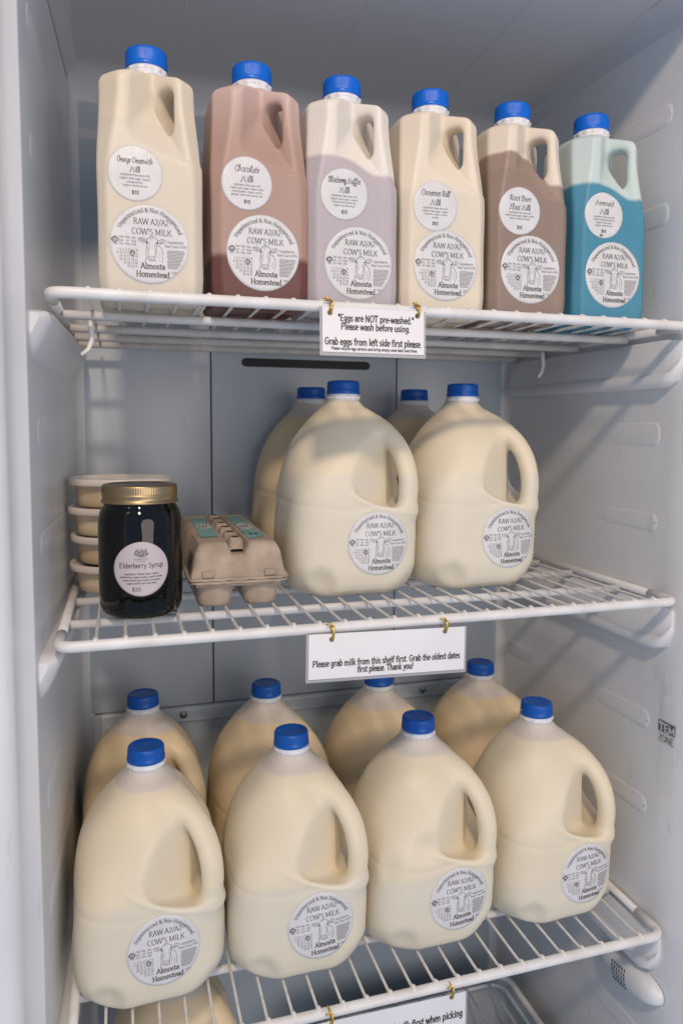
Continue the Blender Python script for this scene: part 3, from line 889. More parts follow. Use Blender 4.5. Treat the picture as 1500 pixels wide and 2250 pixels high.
# ------------------------------------------------------------------ half gallon flavoured bottles
def hg_mat(name, stops, **k): return milk_mat(name, stops, **k)
CR = (.72, .60, .47)
HM = [
 hg_mat('orange_creamsicle_milk', [(0,0,(.68,.61,.50)), (.171,.0015,(.71,.63,.50))], wav=.003),
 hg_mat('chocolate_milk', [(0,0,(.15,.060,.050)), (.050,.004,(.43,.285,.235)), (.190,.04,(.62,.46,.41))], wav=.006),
 hg_mat('blueberry_milk', [(0,0,(.48,.43,.45)), (.157,.0032,(.76,.71,.64))], wav=.009, tilt=.014, film=.160),
 hg_mat('cinnamon_milk', [(0,0,(.72,.63,.50)), (.132,.002,(.75,.66,.53))], wav=.003),
 hg_mat('root_beer_milk', [(0,0,(.29,.21,.17)), (.165,.0015,(.32,.235,.19)), (.184,.0028,(.74,.65,.54))], wav=.012, tilt=.030, film=.190),
 hg_mat('mermaid_blue_milk', [(0,0,(.07,.26,.37)), (.160,.0030,(.55,.64,.62))], wav=.008, tilt=.012, film=.165),
]
I = 'Ingredients: Raw cows milk,'
FL = [
 ([('Orange Creamsicle', 1.30), ('Milk', .40)], [(I, 1.10), ('organic cane sugar, organic', 1.12), ('orange extract,', .60), ('organic vanilla extract', .92)]),
 ([('Chocolate', .98), ('Milk', .52)], [(I, 1.10), ('organic cane sugar, organic dutch', 1.32), ('cocoa powder, organic vanilla', 1.2), ('extract, redmonds mineral salt', 1.25)]),
 ([('Blueberry Muffin', 1.36), ('Milk', .46)], [(I, 1.12), ('organic cane sugar, organic', 1.16), ('freeze dried blueberries,', 1.02), ('organic vanilla extract', .92)]),
 ([('Cinnamon Roll', 1.30), ('Milk', .48)], [(I, 1.14), ('organic cane sugar, organic', 1.18), ('cinnamon, organic vanilla', 1.05), ('extract', .30)]),
 ([('Root Beer', 1.05), ('Float Milk', 1.05)], [(I, 1.14), ('organic cane sugar, organic vanilla', 1.42), ('extract, root beer extract', 1.0)]),
 ([('Mermaid', .98), ('Milk', .50)], [(I, 1.14), ('organic butterfly pea flower,', 1.14), ('organic cane sugar,', .86), ('organic vanilla extract', .95)]),
]
HB = [
 (.0898, -.0141, .1190, -.0016, .0545, 'half gallon bottle of pale orange creamsicle milk, leftmost on the top shelf'),
 (.1973, -.0149, .1200, .0014, .0540, 'half gallon bottle of pinkish brown chocolate milk on the top shelf'),
 (.2964, -.0115, .1190, .0044, .0505, 'half gallon bottle of lilac grey blueberry muffin milk on the top shelf'),
 (.4012, -.0126, .1160, .0003, .0550, 'half gallon bottle of cream coloured cinnamon roll milk on the top shelf'),
 (.5060, -.0160, .1200, -.0010, .0575, 'half gallon bottle of brown root beer float milk on the top shelf'),
 (.6140, -.0151, .1245, -.0006, .0585, 'half gallon bottle of blue mermaid milk, rightmost on the top shelf'),
]
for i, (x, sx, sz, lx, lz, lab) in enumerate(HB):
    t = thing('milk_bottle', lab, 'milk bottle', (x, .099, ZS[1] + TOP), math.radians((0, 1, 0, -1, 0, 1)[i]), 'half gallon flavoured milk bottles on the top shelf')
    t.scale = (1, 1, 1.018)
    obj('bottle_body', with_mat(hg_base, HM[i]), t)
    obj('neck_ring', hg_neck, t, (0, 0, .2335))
    c = obj('cap', hg_cap, t, (0, 0, .2335)); c.rotation_euler = (random.uniform(-.015, .015), random.uniform(-.015, .015), i * 1.3)
    li, fi = FL[i]
    k = dict(nsz=.28, gap=.33, y0=.36) if i == 0 else dict(nsz=.33, gap=.38, y0=.42)
    sticker(t, bv_hg, sx, sz, .0255, flavour_label(li, fi, extra=(i == 5), **k), 0, 'small round flavour label')
    sticker(t, bv_hg, lx, lz, .0370, milk_label((0, 1), 2 + i % 3), 0, 'large round milk label')

# ------------------------------------------------------------------ wire shelves
W = .680
def arc_pts(c, r, a0, a1, n, f): return [f(c, r, math.radians(a0 + (a1-a0)*i/n)) for i in range(n+1)]
def shelf(z, label):
    t = thing('wire_shelf', label, 'shelf', (0, 0, z), 0, 'white wire shelves across the fridge')
    mb = MB(); rc = .014
    pts = [(0, .05, 0), (0, .03, 0)]
    pts = [(0, .045, 0)] + [(rc - rc*math.cos(a), rc - rc*math.sin(a), 0) for a in [math.radians(q) for q in range(0, 91, 15)]]
    nx = 24
    pts += [(rc + (W-2*rc)*i/nx, 0, 0) for i in range(1, nx)]
    pts += [(W - rc + rc*math.sin(a), rc - rc*math.cos(a), 0) for a in [math.radians(q) for q in range(0, 91, 15)]] + [(W, .045, 0)]
    mb.tube(pts, .0054, 14)
    obj('front_rail', mb.mesh('front_rail', M['wire']), t)
    for xx in (0, W):
        mb = MB(); mb.tube([(xx, .045, 0), (xx, .19, 0), (xx, .372, 0)], .0048, 12)
        obj('side_rail', mb.mesh('side_rail', M['wire']), t)
    for i, yy in enumerate((.1000, .2041, .2900, .3720)):
        mb = MB(); mb.tube([(.0045, yy, -.0050), (W/2, yy, -.0050), (W-.0045, yy, -.0050)], .0048, 12)
        obj('cross_bar', mb.mesh('cross_bar', M['wire']), t)
    # one wire: a long rod with its end bent down and flared into the weld on the front rail
    mb = MB()
    zt = .0016
    mb.tube([(0, -.0034, .0036), (0, -.0012, .0046), (0, .0022, .0046), (0, .0070, .0024), (0, .012, zt), (0, .10, zt), (0, .20, zt), (0, .29, zt), (0, .376, zt)],
            [.0009, .0017, .0030, .0021, .00165, .00165, .00165, .00165, .00165], 8)
    wm = mb.mesh('wire', M['wire_thin'])
    for i in range(24):
        o = obj('wire', wm, t, (.0325 + i*.0268, 0, 0))
    mb = MB()
    return t
shelf(ZS[1], 'white wire shelf at the top holding the half gallon flavoured bottles')
shelf(ZS[2], 'white wire shelf in the middle holding the syrup jar and egg carton')
shelf(ZS[3], 'white wire shelf at the bottom holding two rows of gallon jugs')

# ------------------------------------------------------------------ the refrigerator
fr = thing('refrigerator', 'white upright refrigerator with its door open and three wire shelves inside', 'refrigerator', (0, 0, 0))
YB = .41
ZB, ZT = -.82, .700
def sheet(name, prof_pts, z0, z1, m_, parent, smooth=True):
    """vertical sheet following a plan outline"""
    V = []; F = []
    nz = 10
    for (x, y) in prof_pts:
        for k in range(nz+1): V.append((x, y, z0 + (z1-z0)*k/nz))
    for i in range(len(prof_pts)-1):
        for k in range(nz):
            a = i*(nz+1)+k; F.append((a, a+nz+1, a+nz+2, a+1))
    me = mesh_from(name, V, F, m_, smooth)
    return obj(name, me, parent)
def lin(a, b, n): return [(a[0]+(b[0]-a[0])*i/n, a[1]+(b[1]-a[1])*i/n) for i in range(n+1)]
def arcp(cx, cy, r, a0, a1, n=8): return [(cx + r*math.cos(math.radians(a0+(a1-a0)*i/n)), cy + r*math.sin(math.radians(a0+(a1-a0)*i/n))) for i in range(n+1)]
# left wall in plan: outer flange, rounded lip, long wall, rounded back corner
left = [(-.120, -.060), (-.080, -.060)] + arcp(-.050, -.040, .020, -90, -10, 8)[::1] + [(-.0265, -.012)] + arcp(-.0330, -.002, .015, -20, 0, 3) + [(-.0175, .03), (-.008, .25)] + arcp(.014, YB-.016, .016, 180, 90, 6)
right = [(W+.150, -.060), (W+.075, -.060)] + arcp(W+.045, -.040, .020, 270, 190, 8) + [(W+.0170, -.012)] + [(W+.0100, .002), (W+.0085, .03), (W+.002, .25)] + arcp(W-.015, YB-.016, .016, 0, 90, 6)
lw = sheet('left_wall', left[::-1], ZB, ZT, M['liner'], fr)
rw = sheet('right_wall', right, ZB, ZT, M['liner'], fr)
# back: upper panels separated by recessed seams, lower panel standing proud
def panel(name, x0, x1, z0, z1, y0, y1, m_, bev=.0012, parent=fr, seg=2):
    mb = MB(); mb.box(x0, x1, y0, y1, z0, z1)
    me = mb.mesh(name, m_, False); bevel_mesh(me, bev, seg)
    return obj(name, me, parent)
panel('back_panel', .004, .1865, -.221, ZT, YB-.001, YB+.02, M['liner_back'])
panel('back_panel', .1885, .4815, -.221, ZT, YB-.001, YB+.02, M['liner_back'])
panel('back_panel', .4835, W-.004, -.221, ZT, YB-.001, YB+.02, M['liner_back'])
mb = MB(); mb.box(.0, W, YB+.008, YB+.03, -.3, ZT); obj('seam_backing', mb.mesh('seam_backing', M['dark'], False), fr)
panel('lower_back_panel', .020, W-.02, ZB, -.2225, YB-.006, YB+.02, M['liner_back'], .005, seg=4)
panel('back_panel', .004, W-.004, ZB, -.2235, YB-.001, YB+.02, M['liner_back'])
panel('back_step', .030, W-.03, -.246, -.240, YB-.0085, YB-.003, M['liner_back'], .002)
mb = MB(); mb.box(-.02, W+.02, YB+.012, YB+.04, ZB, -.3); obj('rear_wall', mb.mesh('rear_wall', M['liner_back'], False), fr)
# outer shell keeps room light out of the cabinet
panel('cabinet_shell', -.14, -.122, ZB-.02, ZT+.06, -.058, YB+.06, M['liner'], .003)
panel('cabinet_shell', W+.152, W+.17, ZB-.02, ZT+.06, -.058, YB+.06, M['liner'], .003)
panel('cabinet_back', -.12, W+.15, ZB-.02, ZT+.06, YB+.045, YB+.06, M['liner'], .003)
panel('cabinet_floor', -.12, W+.15, ZB-.015, ZB, -.06, YB+.044, M['liner'], .003)
panel('cabinet_top', -.12, W+.15, ZT+.031, ZT+.05, -.06, YB+.044, M['liner'], .003)
# ceiling sheet with a cove down to the back and very slight slope
V = []; F = []
prof = [(-.060, ZT+.030), (-.055, ZT+.004), (-.045, ZT-.004), (0, ZT-.006), (.2, ZT-.008), (.35, ZT-.012)] + [(YB-.045+.045*math.sin(math.radians(a)), ZT-.057+.045*math.cos(math.radians(a))) for a in range(0, 91, 15)] + [(YB-.0015, ZT-.10)]
NX = 12
for (y, z) in prof:
    for k in range(NX+1): V.append((-.05 + (W+.11)*k/NX, y, z))
for i in range(len(prof)-1):
    for k in range(NX):
        a = i*(NX+1)+k; F.append((a, a+NX+1, a+NX+2, a+1))
obj('ceiling', mesh_from('ceiling', V, F, M['ceiling'], True), fr)
# cove fillets where the ceiling meets the side walls
for sx, nm in ((-1, 'l'), (1, 'r')):
    mb = MB(); V = []; F = []
    n = 6; ys = [-.045, .0, .2, .38]
    for y in ys:
        wx = (-.0175 + (y/.41)*.0175) if sx < 0 else (W+.009 - (y/.41)*.009)
        for k in range(n+1):
            a = math.radians(90*k/n); rr = .028
            V.append((wx - sx*(rr - rr*math.sin(a)) + sx*.0006, y, ZT-.008-rr+rr*math.cos(a) + .001))
    for i in range(len(ys)-1):
        for k in range(n):
            q = i*(n+1)+k; F.append((q, q+1, q+n+2, q+n+1))
    obj('ceiling_cove', mesh_from('ceiling_cove', V, F, M['ceiling'], True), fr)
# faint moulded seams on the ceiling
for x in (.14, .34, .52):
    V = []
    for y, z in ((-.044, ZT-.0041), (0, ZT-.0060), (.2, ZT-.0080), (.35, ZT-.0120)):
        V += [(x-.0006, y, z-.0004), (x+.0006, y, z-.0004)]
    obj('ceiling_seam', mesh_from('ceiling_seam', V, [(0,1,3,2), (2,3,5,4), (4,5,7,6)], M['liner']), fr)
# air outlet slot
def stadium_xz(x0, x1, z0, z1, y0, y1, n=8):
    r = (z1-z0)/2; zc = (z0+z1)/2
    P = [(x1-r+r*math.cos(math.radians(a)), zc+r*math.sin(math.radians(a))) for a in np.linspace(-90, 90, n)] + \
        [(x0+r+r*math.cos(math.radians(a)), zc+r*math.sin(math.radians(a))) for a in np.linspace(90, 270, n)]
    N = len(P); V = [(x, y0, z) for x, z in P] + [(x, y1, z) for x, z in P]
    F = [tuple(range(N)), tuple(range(N, 2*N))[::-1]] + [(i, N+i, N+(i+1)%N, (i+1)%N) for i in range(N)]
    return V, F
mb = MB(); mb.add(*stadium_xz(.233, .437, .2935, .3065, YB-.0022, YB+.004)); slot = obj('air_slot', mb.mesh('air_slot', M['dark'], False), fr)
mb = MB(); mb.add(*stadium_xz(.231, .439, .2915, .3085, YB-.0017, YB+.004)); obj('slot_rim', mb.mesh('slot_rim', M['liner_back'], False), slot)
for (x, z) in ((.141, -.2335), (.533, -.2335)):
    mb = MB(); mb.lathe([(.0001, .0022), (.0030, .0020), (.0036, .0010), (.0038, 0), (.0055, .0002), (.0058, -.001)], 20)
    s = obj('screw', mb.mesh('screw', M['screw']), fr, (x, YB-.0075, z)); s.rotation_euler = (math.radians(90), 0, 0)
    mb = MB(); mb.box(-.0022, .0022, -.0004, .0004, .0018, .0026); mb.box(-.0004, .0004, -.0022, .0022, .0018, .0025)
    obj('screw_cross', mb.mesh('screw_cross', M['dark'], False), s)
def wall_x(side, y):
    if side > 0: return float(np.interp(y, [.002, .03, .25, .394], [W+.0100, W+.0085, W+.002, W+.001]))
    return float(np.interp(y, [.002, .03, .25, .394], [-.0178, -.0175, -.008, -.002]))
# side wall mouldings: pairs of rounded shelf grooves
def rib(side, y0, y1, z0, z1):
    V, F = stadium_xz(y0, y1, z0, z1, 0, 1)
    # rounded only by corners
    r = .010; P = []
    for (cy_, cz_, a0) in ((y1-r, z0+r, -90), (y1-r, z1-r, 0), (y0+r, z1-r, 90), (y0+r, z0+r, 180)):
        for k in range(6):
            a = math.radians(a0 + 18*k); P.append((cy_+r*math.cos(a), cz_+r*math.sin(a)))
    N = len(P)
    cy_ = (y0+y1)/2; cz_ = (z0+z1)/2
    def wx(y): return wall_x(side, y)
    V = []
    for dep, ins in ((-.001, 0), (.0006 if side > 0 else .0003, .0022), (.0009 if side > 0 else .0005, .0050)):
        for (y, z) in P:
            yy = y + (ins if y < cy_ else -ins); zz = z + (ins if z < cz_ else -ins)
            V.append((wx(yy) - side*dep, yy, zz))
    F = []
    for j in range(2):
        for i in range(N): F.append((j*N+i, j*N+(i+1)%N, (j+1)*N+(i+1)%N, (j+1)*N+i))
    F.append(tuple(range(2*N, 3*N)))
    me = mesh_from('wall_rib', V, F, M['liner'], True); sharp_by_angle(me, 50)
    return obj('wall_rib', me, fr)
for s in (-1, 1):
    for (z0, z1) in ((.561, .590), (.445, .475), (.180, .212), (.074, .100), (-.178, -.150), (-.290, -.262), (-.60, -.57)):
        rib(s, .045, .385, z0, z1)
# shelf ledges moulded on both side walls
def ledge(side, z):
    P = [(0, -.011), (.010, -.0115), (.0122, -.0145), (.0128, -.050), (.0175, -.0535), (.0185, -.0570), (.0180, -.0625), (.0150, -.0660), (.0060, -.0675), (0, -.068)] if side > 0 else [(0, -.012), (.018, -.013), (.021, -.0150), (.0220, -.020), (.0200, -.026), (.014, -.038), (.007, -.050), (0, -.058), (0, -.059), (0, -.060)]
    ys = [.012, .020, .034, .36, .385]; sc = [.45, .85, 1, 1, .9]
    V = []; F = []; n = len(P)
    for y, s_ in zip(ys, sc):
        wx = wall_x(side, y)
        for (a, b) in P: V.append((wx - side*(a*s_*.9 - .001), y, z + (b+.02)*s_ - .02))
    for i in range(len(ys)-1):
        for k in range(n-1): F.append((i*n+k, i*n+k+1, (i+1)*n+k+1, (i+1)*n+k))
    F.append(tuple(range(n))); F.append(tuple((len(ys)-1)*n+k for k in range(n)))
    me = mesh_from('shelf_ledge', V, F, M['liner'], True); sharp_by_angle(me, 40)
    return obj('shelf_ledge', me, fr)
for s in (-1, 1):
    for k in (1, 2, 3): ledge(s, ZS[k])
# hooks under the top shelf
for x, y in ((.030, .125), (.640, .24)):
    mb = MB(); mb.tube([(x, y, .3165), (x, y-.004, .305), (x+.001, y-.004, .292), (x-.003, y-.006, .282), (x-.010, y-.010, .276)], [.0032, .0030, .0028, .0025, .0018], 10)
    obj('shelf_hook', mb.mesh('shelf_hook', M['wire']), fr)

# temperature zone sticker on the right wall near the door
def wallx(y): return W + .0085 - y*.0245
tz = thing('zone_sticker', 'clear temperature zone sticker with grey lettering on the right fridge wall', 'sticker', (0, 0, 0))
SX = W + .0085
M['clear'] = mat('clear_film', (.74, .73, .72), .22, Alpha=.12)
M['greybox'] = mat('grey_print', (.11, .105, .10), .5)
M['white_print'] = mat('white_print', (.62, .61, .60), .5)
y0s, y1s, z0s, z1s = .0300, .0025, -.247, -.132
def wpt(off, yn=None):
    # wall strip plane between y=.002 and y=.03
    def g(a, b): # a: 0..1 from back (left in view) to front, b: z
        y = .0300 - a*.0275
        x = (W+.0085) + (W+.0100-(W+.0085))*((.03-y)/.028) - off
        return (x, y, b)
    return g
g = wpt(.0008)
obj('film', mesh_from('film', [g(0, z0s), g(1, z0s), g(1, z1s), g(0, z1s)], [(0,1,2,3)], M['clear']), tz)
g = wpt(.0012)
bx = obj('print_block', mesh_from('print_block', [g(.02, -.168), g(1, -.168), g(1, -.1545), g(.02, -.1545)], [(0,1,2,3)], M['greybox']), tz)
def inkfn(off):
    g = wpt(off); return lambda a, b: g(a/.0275, b)
a = Ink(); a.text('TEMP', .0022, -.1662, .0130, 'sansbold', 'l', fit=.0330); 
a.r = [(p, w_) for p, w_ in a.r if max(q[0] for q in p) < .0275]
obj('zone_lettering', a.mesh('zone_lettering', M['white_print'], inkfn(.0016)), tz)
a = Ink(); a.text('ZONE', .0012, -.1800, .0118, 'sans', 'l', fit=.0250)
obj('zone_lettering', a.mesh('zone_lettering', M['greybox'], inkfn(.0016)), tz)

# sensor cover with grille low on the right wall
sc_ = MB(); n = 28; V = []; F = []
rings = [(1, 0), (1, .004), (.96, .010), (.85, .0155), (.6, .0195), (.3, .021), (.05, .0215)]
for (s_, h) in rings:
    for k in range(n):
        a_ = 2*math.pi*k/n; ca, sa = math.cos(a_), math.sin(a_)
        ey = math.copysign(abs(ca)**.8, ca)*.058*s_; ez = math.copysign(abs(sa)**.8, sa)*.019*s_
        V.append((-h, ey, ez))
for j in range(len(rings)-1):
    for k in range(n): F.append((j*n+k, j*n+(k+1)%n, (j+1)*n+(k+1)%n, (j+1)*n+k))
F.append(tuple((len(rings)-1)*n+k for k in range(n)))
sen = obj('sensor_cover', mesh_from('sensor_cover', V, F, M['liner'], True), fr, (W+.0085, .060, -.508)); sen.rotation_euler = (math.radians(-6), 0, 0)
mb = MB(); mb.box(-.0007, .0007, -.0018, .0018, -.0006, .0006)
gs = mb.mesh('grille_slot', M['dark'], False)
for i in range(6):
    for j in range(5):
        ey = -.010 + i*.0048; ez = -.011 + j*.0052
        k_ = math.hypot(ey/.058, ez/.019); h = np.interp(k_, [.05, .3, .6, .85, .96, 1], [.0215, .021, .0195, .0155, .010, .004])
        o = obj('grille_slot', gs, sen, (-h, ey, ez)); o.rotation_euler = (math.radians(90), 0, 0)

# bottom tray: clear bin with a rolled rim
tr = thing('crisper_bin', 'clear plastic bin with a rounded rim at the bottom of the fridge', 'bin', (0, 0, 0))
M['bin'] = mat('clear_bin_plastic', (.50, .56, .62), .15, Transmission_Weight=.35)
def rrect(x0, x1, y0, y1, r, z, n=6):
    P = []
    for (cx, cy, a0) in ((x1-r, y0+r, -90), (x1-r, y1-r, 0), (x0+r, y1-r, 90), (x0+r, y0+r, 180)):
        for k in range(n+1): a = math.radians(a0 + 90*k/n); P.append((cx+r*math.cos(a), cy+r*math.sin(a), z))
    return P
ZR = -.700
P = rrect(.30, .652, .06, .325, .03, ZR); P.append(P[0])
mb = MB(); mb.tube(P, .0048, 8, caps=False); obj('bin_rim', mb.mesh('bin_rim', M['wire']), tr)
P = rrect(.315, .637, .075, .310, .022, ZR-.004); P.append(P[0])
mb = MB(); mb.tube(P, .0028, 8, caps=False); obj('bin_inner_rim', mb.mesh('bin_inner_rim', M['liner_back']), tr)
rA = rrect(.303, .649, .063, .322, .028, ZR-.002); rB = rrect(.318, .634, .078, .307, .022, ZR-.100)
N = len(rA); me = mesh_from('bin_side', rA+rB, [(i, (i+1)%N, N+(i+1)%N, N+i) for i in range(N)] + [tuple(range(N, 2*N))], M['bin'], False); obj('bin_side', me, tr)
mbw = MB(); mbw.tube([(0, .066, 0), (0, .19, 0), (0, .320, 0)], .0016, 6); bw = mbw.mesh('bin_bar', M['wire'])
for i in range(8): obj('bin_bar', bw, tr, (.335 + i*.040, 0, ZR+.001))

# ------------------------------------------------------------------ hanging signs
M['sheet'] = add_noise_wear(mat('laminated_paper', (.74, .72, .72), .28), (.72, .70, .70), (.77, .75, .76), 15, 3, .06, 30, (.2, .32))
M['laminate'] = mat('laminate_edge', (.50, .50, .52), .2, Alpha=.5)
def curve_sheet(name, w_, h_, holes, thick, m_, parent, bend=.0015):
    NXs, NZs = 60, 20
    mb_v = []; F = []
    idx = {}
    def bendy(x, z): return -.0004 + bend*math.sin(math.pi*x/w_)*(-z/h_)
    # outline with round holes, filled by bmesh
    bm = bmesh.new()
    def loop(pts):
        vs_ = [bm.verts.new((x, 0, z)) for x, z in pts]
        for i in range(len(vs_)): bm.edges.new((vs_[i], vs_[(i+1) % len(vs_)]))
    loop([(0, 0), (w_, 0), (w_, -h_), (0, -h_)])
    for (x, z, r) in holes: loop([(x+r*math.cos(a), z+r*math.sin(a)) for a in [2*math.pi*k/20 for k in range(20)]])
    bmesh.ops.triangle_fill(bm, edges=bm.edges[:], use_beauty=True)
    g_ = bmesh.ops.extrude_face_region(bm, geom=bm.faces[:])
    for v in g_['geom']:
        if isinstance(v, bmesh.types.BMVert): v.co.y += thick
    bmesh.ops.recalc_face_normals(bm, faces=bm.faces)
    me = D.meshes.new(name); bm.to_mesh(me); bm.free(); me.materials.append(m_)
    return obj(name, me, parent)
def twist(parent, x, z0, z1, yb, rw_=.0062):
    """gold foil tie looped round the rail and through the hole"""
    mb = MB(); pts = []
    n = 28; top, bot = z1, z0; zc = (top+bot)/2; hh = (top-bot)/2
    for i in range(n+1):
        a = 2*math.pi*i/n - math.pi/2
        pts.append((x + .0012*math.sin(a*2+x*90) + .0006*i/n, yb + .0082*math.cos(a+math.pi) * (1 if True else 1) + .0067, zc + hh*math.sin(a)))
    rr = [.00095 + .00035*math.sin(i*2.4) for i in range(n+1)]
    mb.tube(pts, rr, 6, caps=True, flat=1.0)
    mb.tube([(x+.0012, yb-.0012, top-.003), (x-.003, yb-.0022, top+.0006), (x-.0065, yb-.0014, top-.0010)], [.0009, .0011, .0006], 6)
    mb.tube([(x+.0014, yb-.0012, top-.002), (x+.0018, yb-.0016, zc), (x+.0010, yb-.0014, bot+.001)], [.0010, .0013, .0008], 6)
    return obj('twist_tie', mb.mesh('twist_tie', M['gold']), parent)
def sign(name, label, x, z, w_, h_, rot, lines, holes, shelfz, sty='hand'):
    t = thing(name, label, 'sign', (x, -.0078, z)); t['group'] = 'laminated signs hung from the shelf rails'
    t.rotation_euler = (math.radians(-2), rot, 0)
    curve_sheet('sheet', w_, h_, [(hx, hz, .0027) for hx, hz in holes], .0006, M['sheet'], t)
    o = curve_sheet('laminate', w_+.005, h_+.0035, [(hx+.0025, hz, .0022) for hx, hz in holes], .0003, M['laminate'], t); o.location = (-.0025, .0008, 0)
    a = Ink()
    for (s, cx, cz, size, wd) in lines: a.text(s, cx, cz, size, sty, fit=wd)
    for k in a.lines(): obj('lettering', k.mesh('lettering', M['ink'], lambda a_, b_: (a_, -.0004, b_)), t)
    for hx, hz in holes: twist(t, hx, hz-.0012, -z + shelfz + .0066, 0.0)
    return t
sign('egg_sign', 'small laminated sign about unwashed eggs hanging from the top shelf rail', .2462, .3185, .1055, .0435, 0.0, [
    ('*Eggs are NOT pre-washed.*', .0550, -.0132, .0088, .0790), ('Please wash before using.', .0545, -.0214, .0086, .0720),
    ('Grab eggs from left side first please.', .0525, -.0362, .0090, .1010), ('Please recycle egg cartons and bring empty ones back next time.', .0535, -.0412, .0040, .0900)],
    [(.0075, -.0060), (.0985, -.0050)], .3195)
sign('milk_shelf_sign', 'wide laminated sign asking to grab milk from this shelf hanging from the middle shelf', .2335, -.0035, .1700, .0455, math.radians(1.4), [
    ('Please grab milk from this shelf first. Grab the oldest dates', .0845, -.0330, .0088, .1610), ('first please. Thank you!', .0815, -.0408, .0088, .0610)],
    [(.0235, -.0060), (.1470, -.0040)], 0.0)
sign('picking_sign', 'laminated sign under the lowest full shelf rail, cut off by the photo edge', .2445, ZS[3]-.0040, .1680, .0560, math.radians(.8), [
    ('Please grab oldest dated milk first when picking', .0845, -.0265, .0110, .1600)],
    [(.0130, -.0040), (.1510, -.0030)], ZS[3])

# ------------------------------------------------------------------ mason jar
def jar():
    t = thing('syrup_jar', 'glass mason jar of dark elderberry syrup with a gold lid on the middle shelf', 'jar', (.0765, .108, ZS[2]+TOP-.0012))
    glass = mat('jar_glass', (.95, .97, .97), .03, Transmission_Weight=1.0, IOR=1.45)
    syr = mat('elderberry_syrup', (.003, .002, .003), .5, Specular_IOR_Level=0.0)
    gold = mat('brass_lid', (.40, .30, .17), .38, Metallic=1.0)
    disc = mat('dark_lid_disc', (.05, .045, .04), .3, Metallic=.6)
    def sq(j, a):  # gently squared shoulders of the jar
        return 0
    prof = [(.0001, .003), (.026, .003), (.033, .0010), (.0375, .0022), (.0412, .0060), (.0430, .013), (.0434, .03), (.0434, .088), (.0430, .098), (.0412, .1060), (.0385, .1105), (.0368, .1130), (.0362, .118), (.0372, .1195), (.0364, .1215), (.0362, .130)]
    inner = [(r-.0022 if r > .01 else r, z+.003 if i < 4 else z) for i, (r, z) in enumerate(prof)][::-1]
    mb = MB(); mb.lathe(prof + [(.0001, .130)], 96)
    jb = obj('jar_glass', mb.mesh('jar_glass', glass), t)
    sp_ = [(r-.0014 if r > .01 else r, z+.0018 if i < 4 else z) for i, (r, z) in enumerate(prof[:12])] + [(.0352, .1150), (.0001, .1150)]
    mb = MB(); mb.lathe(sp_, 72); obj('syrup', mb.mesh('syrup', syr), t)
    lid = [(.0370, .1150), (.0395, .1150), (.0402, .1158), (.0398, .1168), (.0388, .1175), (.0385, .1205), (.0392, .1222), (.0392, .1232), (.0386, .1240), (.0386, .1250), (.0386, .1310), (.0384, .1322), (.0374, .1332), (.0355, .1336), (.0330, .1332), (.0325, .1322)]
    mb = MB(); mb.lathe(lid, 300, mod=lambda j, a: (.00028*math.cos(100*a) if j in (9, 10) else 0)); obj('lid_band', mb.mesh('lid_band', gold), t)
    mb = MB(); mb.lathe([(.0328, .1320), (.0310, .1326), (.0280, .1320), (.0270, .1323), (.0001, .1323)], 64); obj('lid_disc', mb.mesh('lid_disc', disc), t)
    # label
    me = jb.data
    bv = bvh_of(me)
    a = Ink(); s2 = Ink()
    # sprig of berries and leaves
    rn = random.Random(5)
    for k in range(9):
        x = -.22 + k*.055; h = .50 + .06*math.sin(k*2.1)
        s2.stroke([(0, .46), (x*.5, .52), (x, h+.12)], .016)
        for q in range(2):
            cx, cy = x + rn.uniform(-.03, .03), h + .12 + q*.05
            s2.stroke(e(cx, cy, .022, .022, 0, 360, 7), .016)
    for sx in (-1, 1):
        s2.stroke([(0, .46), (sx*.12, .47), (sx*.24, .53), (sx*.28, .58)], .018); s2.stroke(e(sx*.2, .55, .05, .025, 0, 360, 8), .016)
    s2.text('ALMOSTA', 0, .34, .10, 'sans', fit=.54); s2.text('HOMESTEAD', 0, .265, .055, 'sans', fit=.30)
    a.text('Elderberry Syrup', 0, .055, .25, 'handthin', fit=1.62)
    for i, (s, wd) in enumerate((('Ingredients: Filtered water, organic', 1.28), ('elderberries, organic ginger, organic cloves,', 1.58), ('organic lemon juice, organic cinnamon,', 1.40), ('organic vanilla, raw local honey', 1.12))):
        a.text(s, 0, -.20 - i*.115, .095, 'handthin', fit=wd)
    a.text('$20', -.2, -.80, .19, 'handthin', fit=.34)
    sticker(t, bv, -.0012, .0525, .0268, (a, s2, None), paper=mat('pinkish_label_paper', (.52, .46, .47), .45))
    t.rotation_euler = (0, 0, math.radians(1)); t.scale = (1, 1, 1.045)
jar()

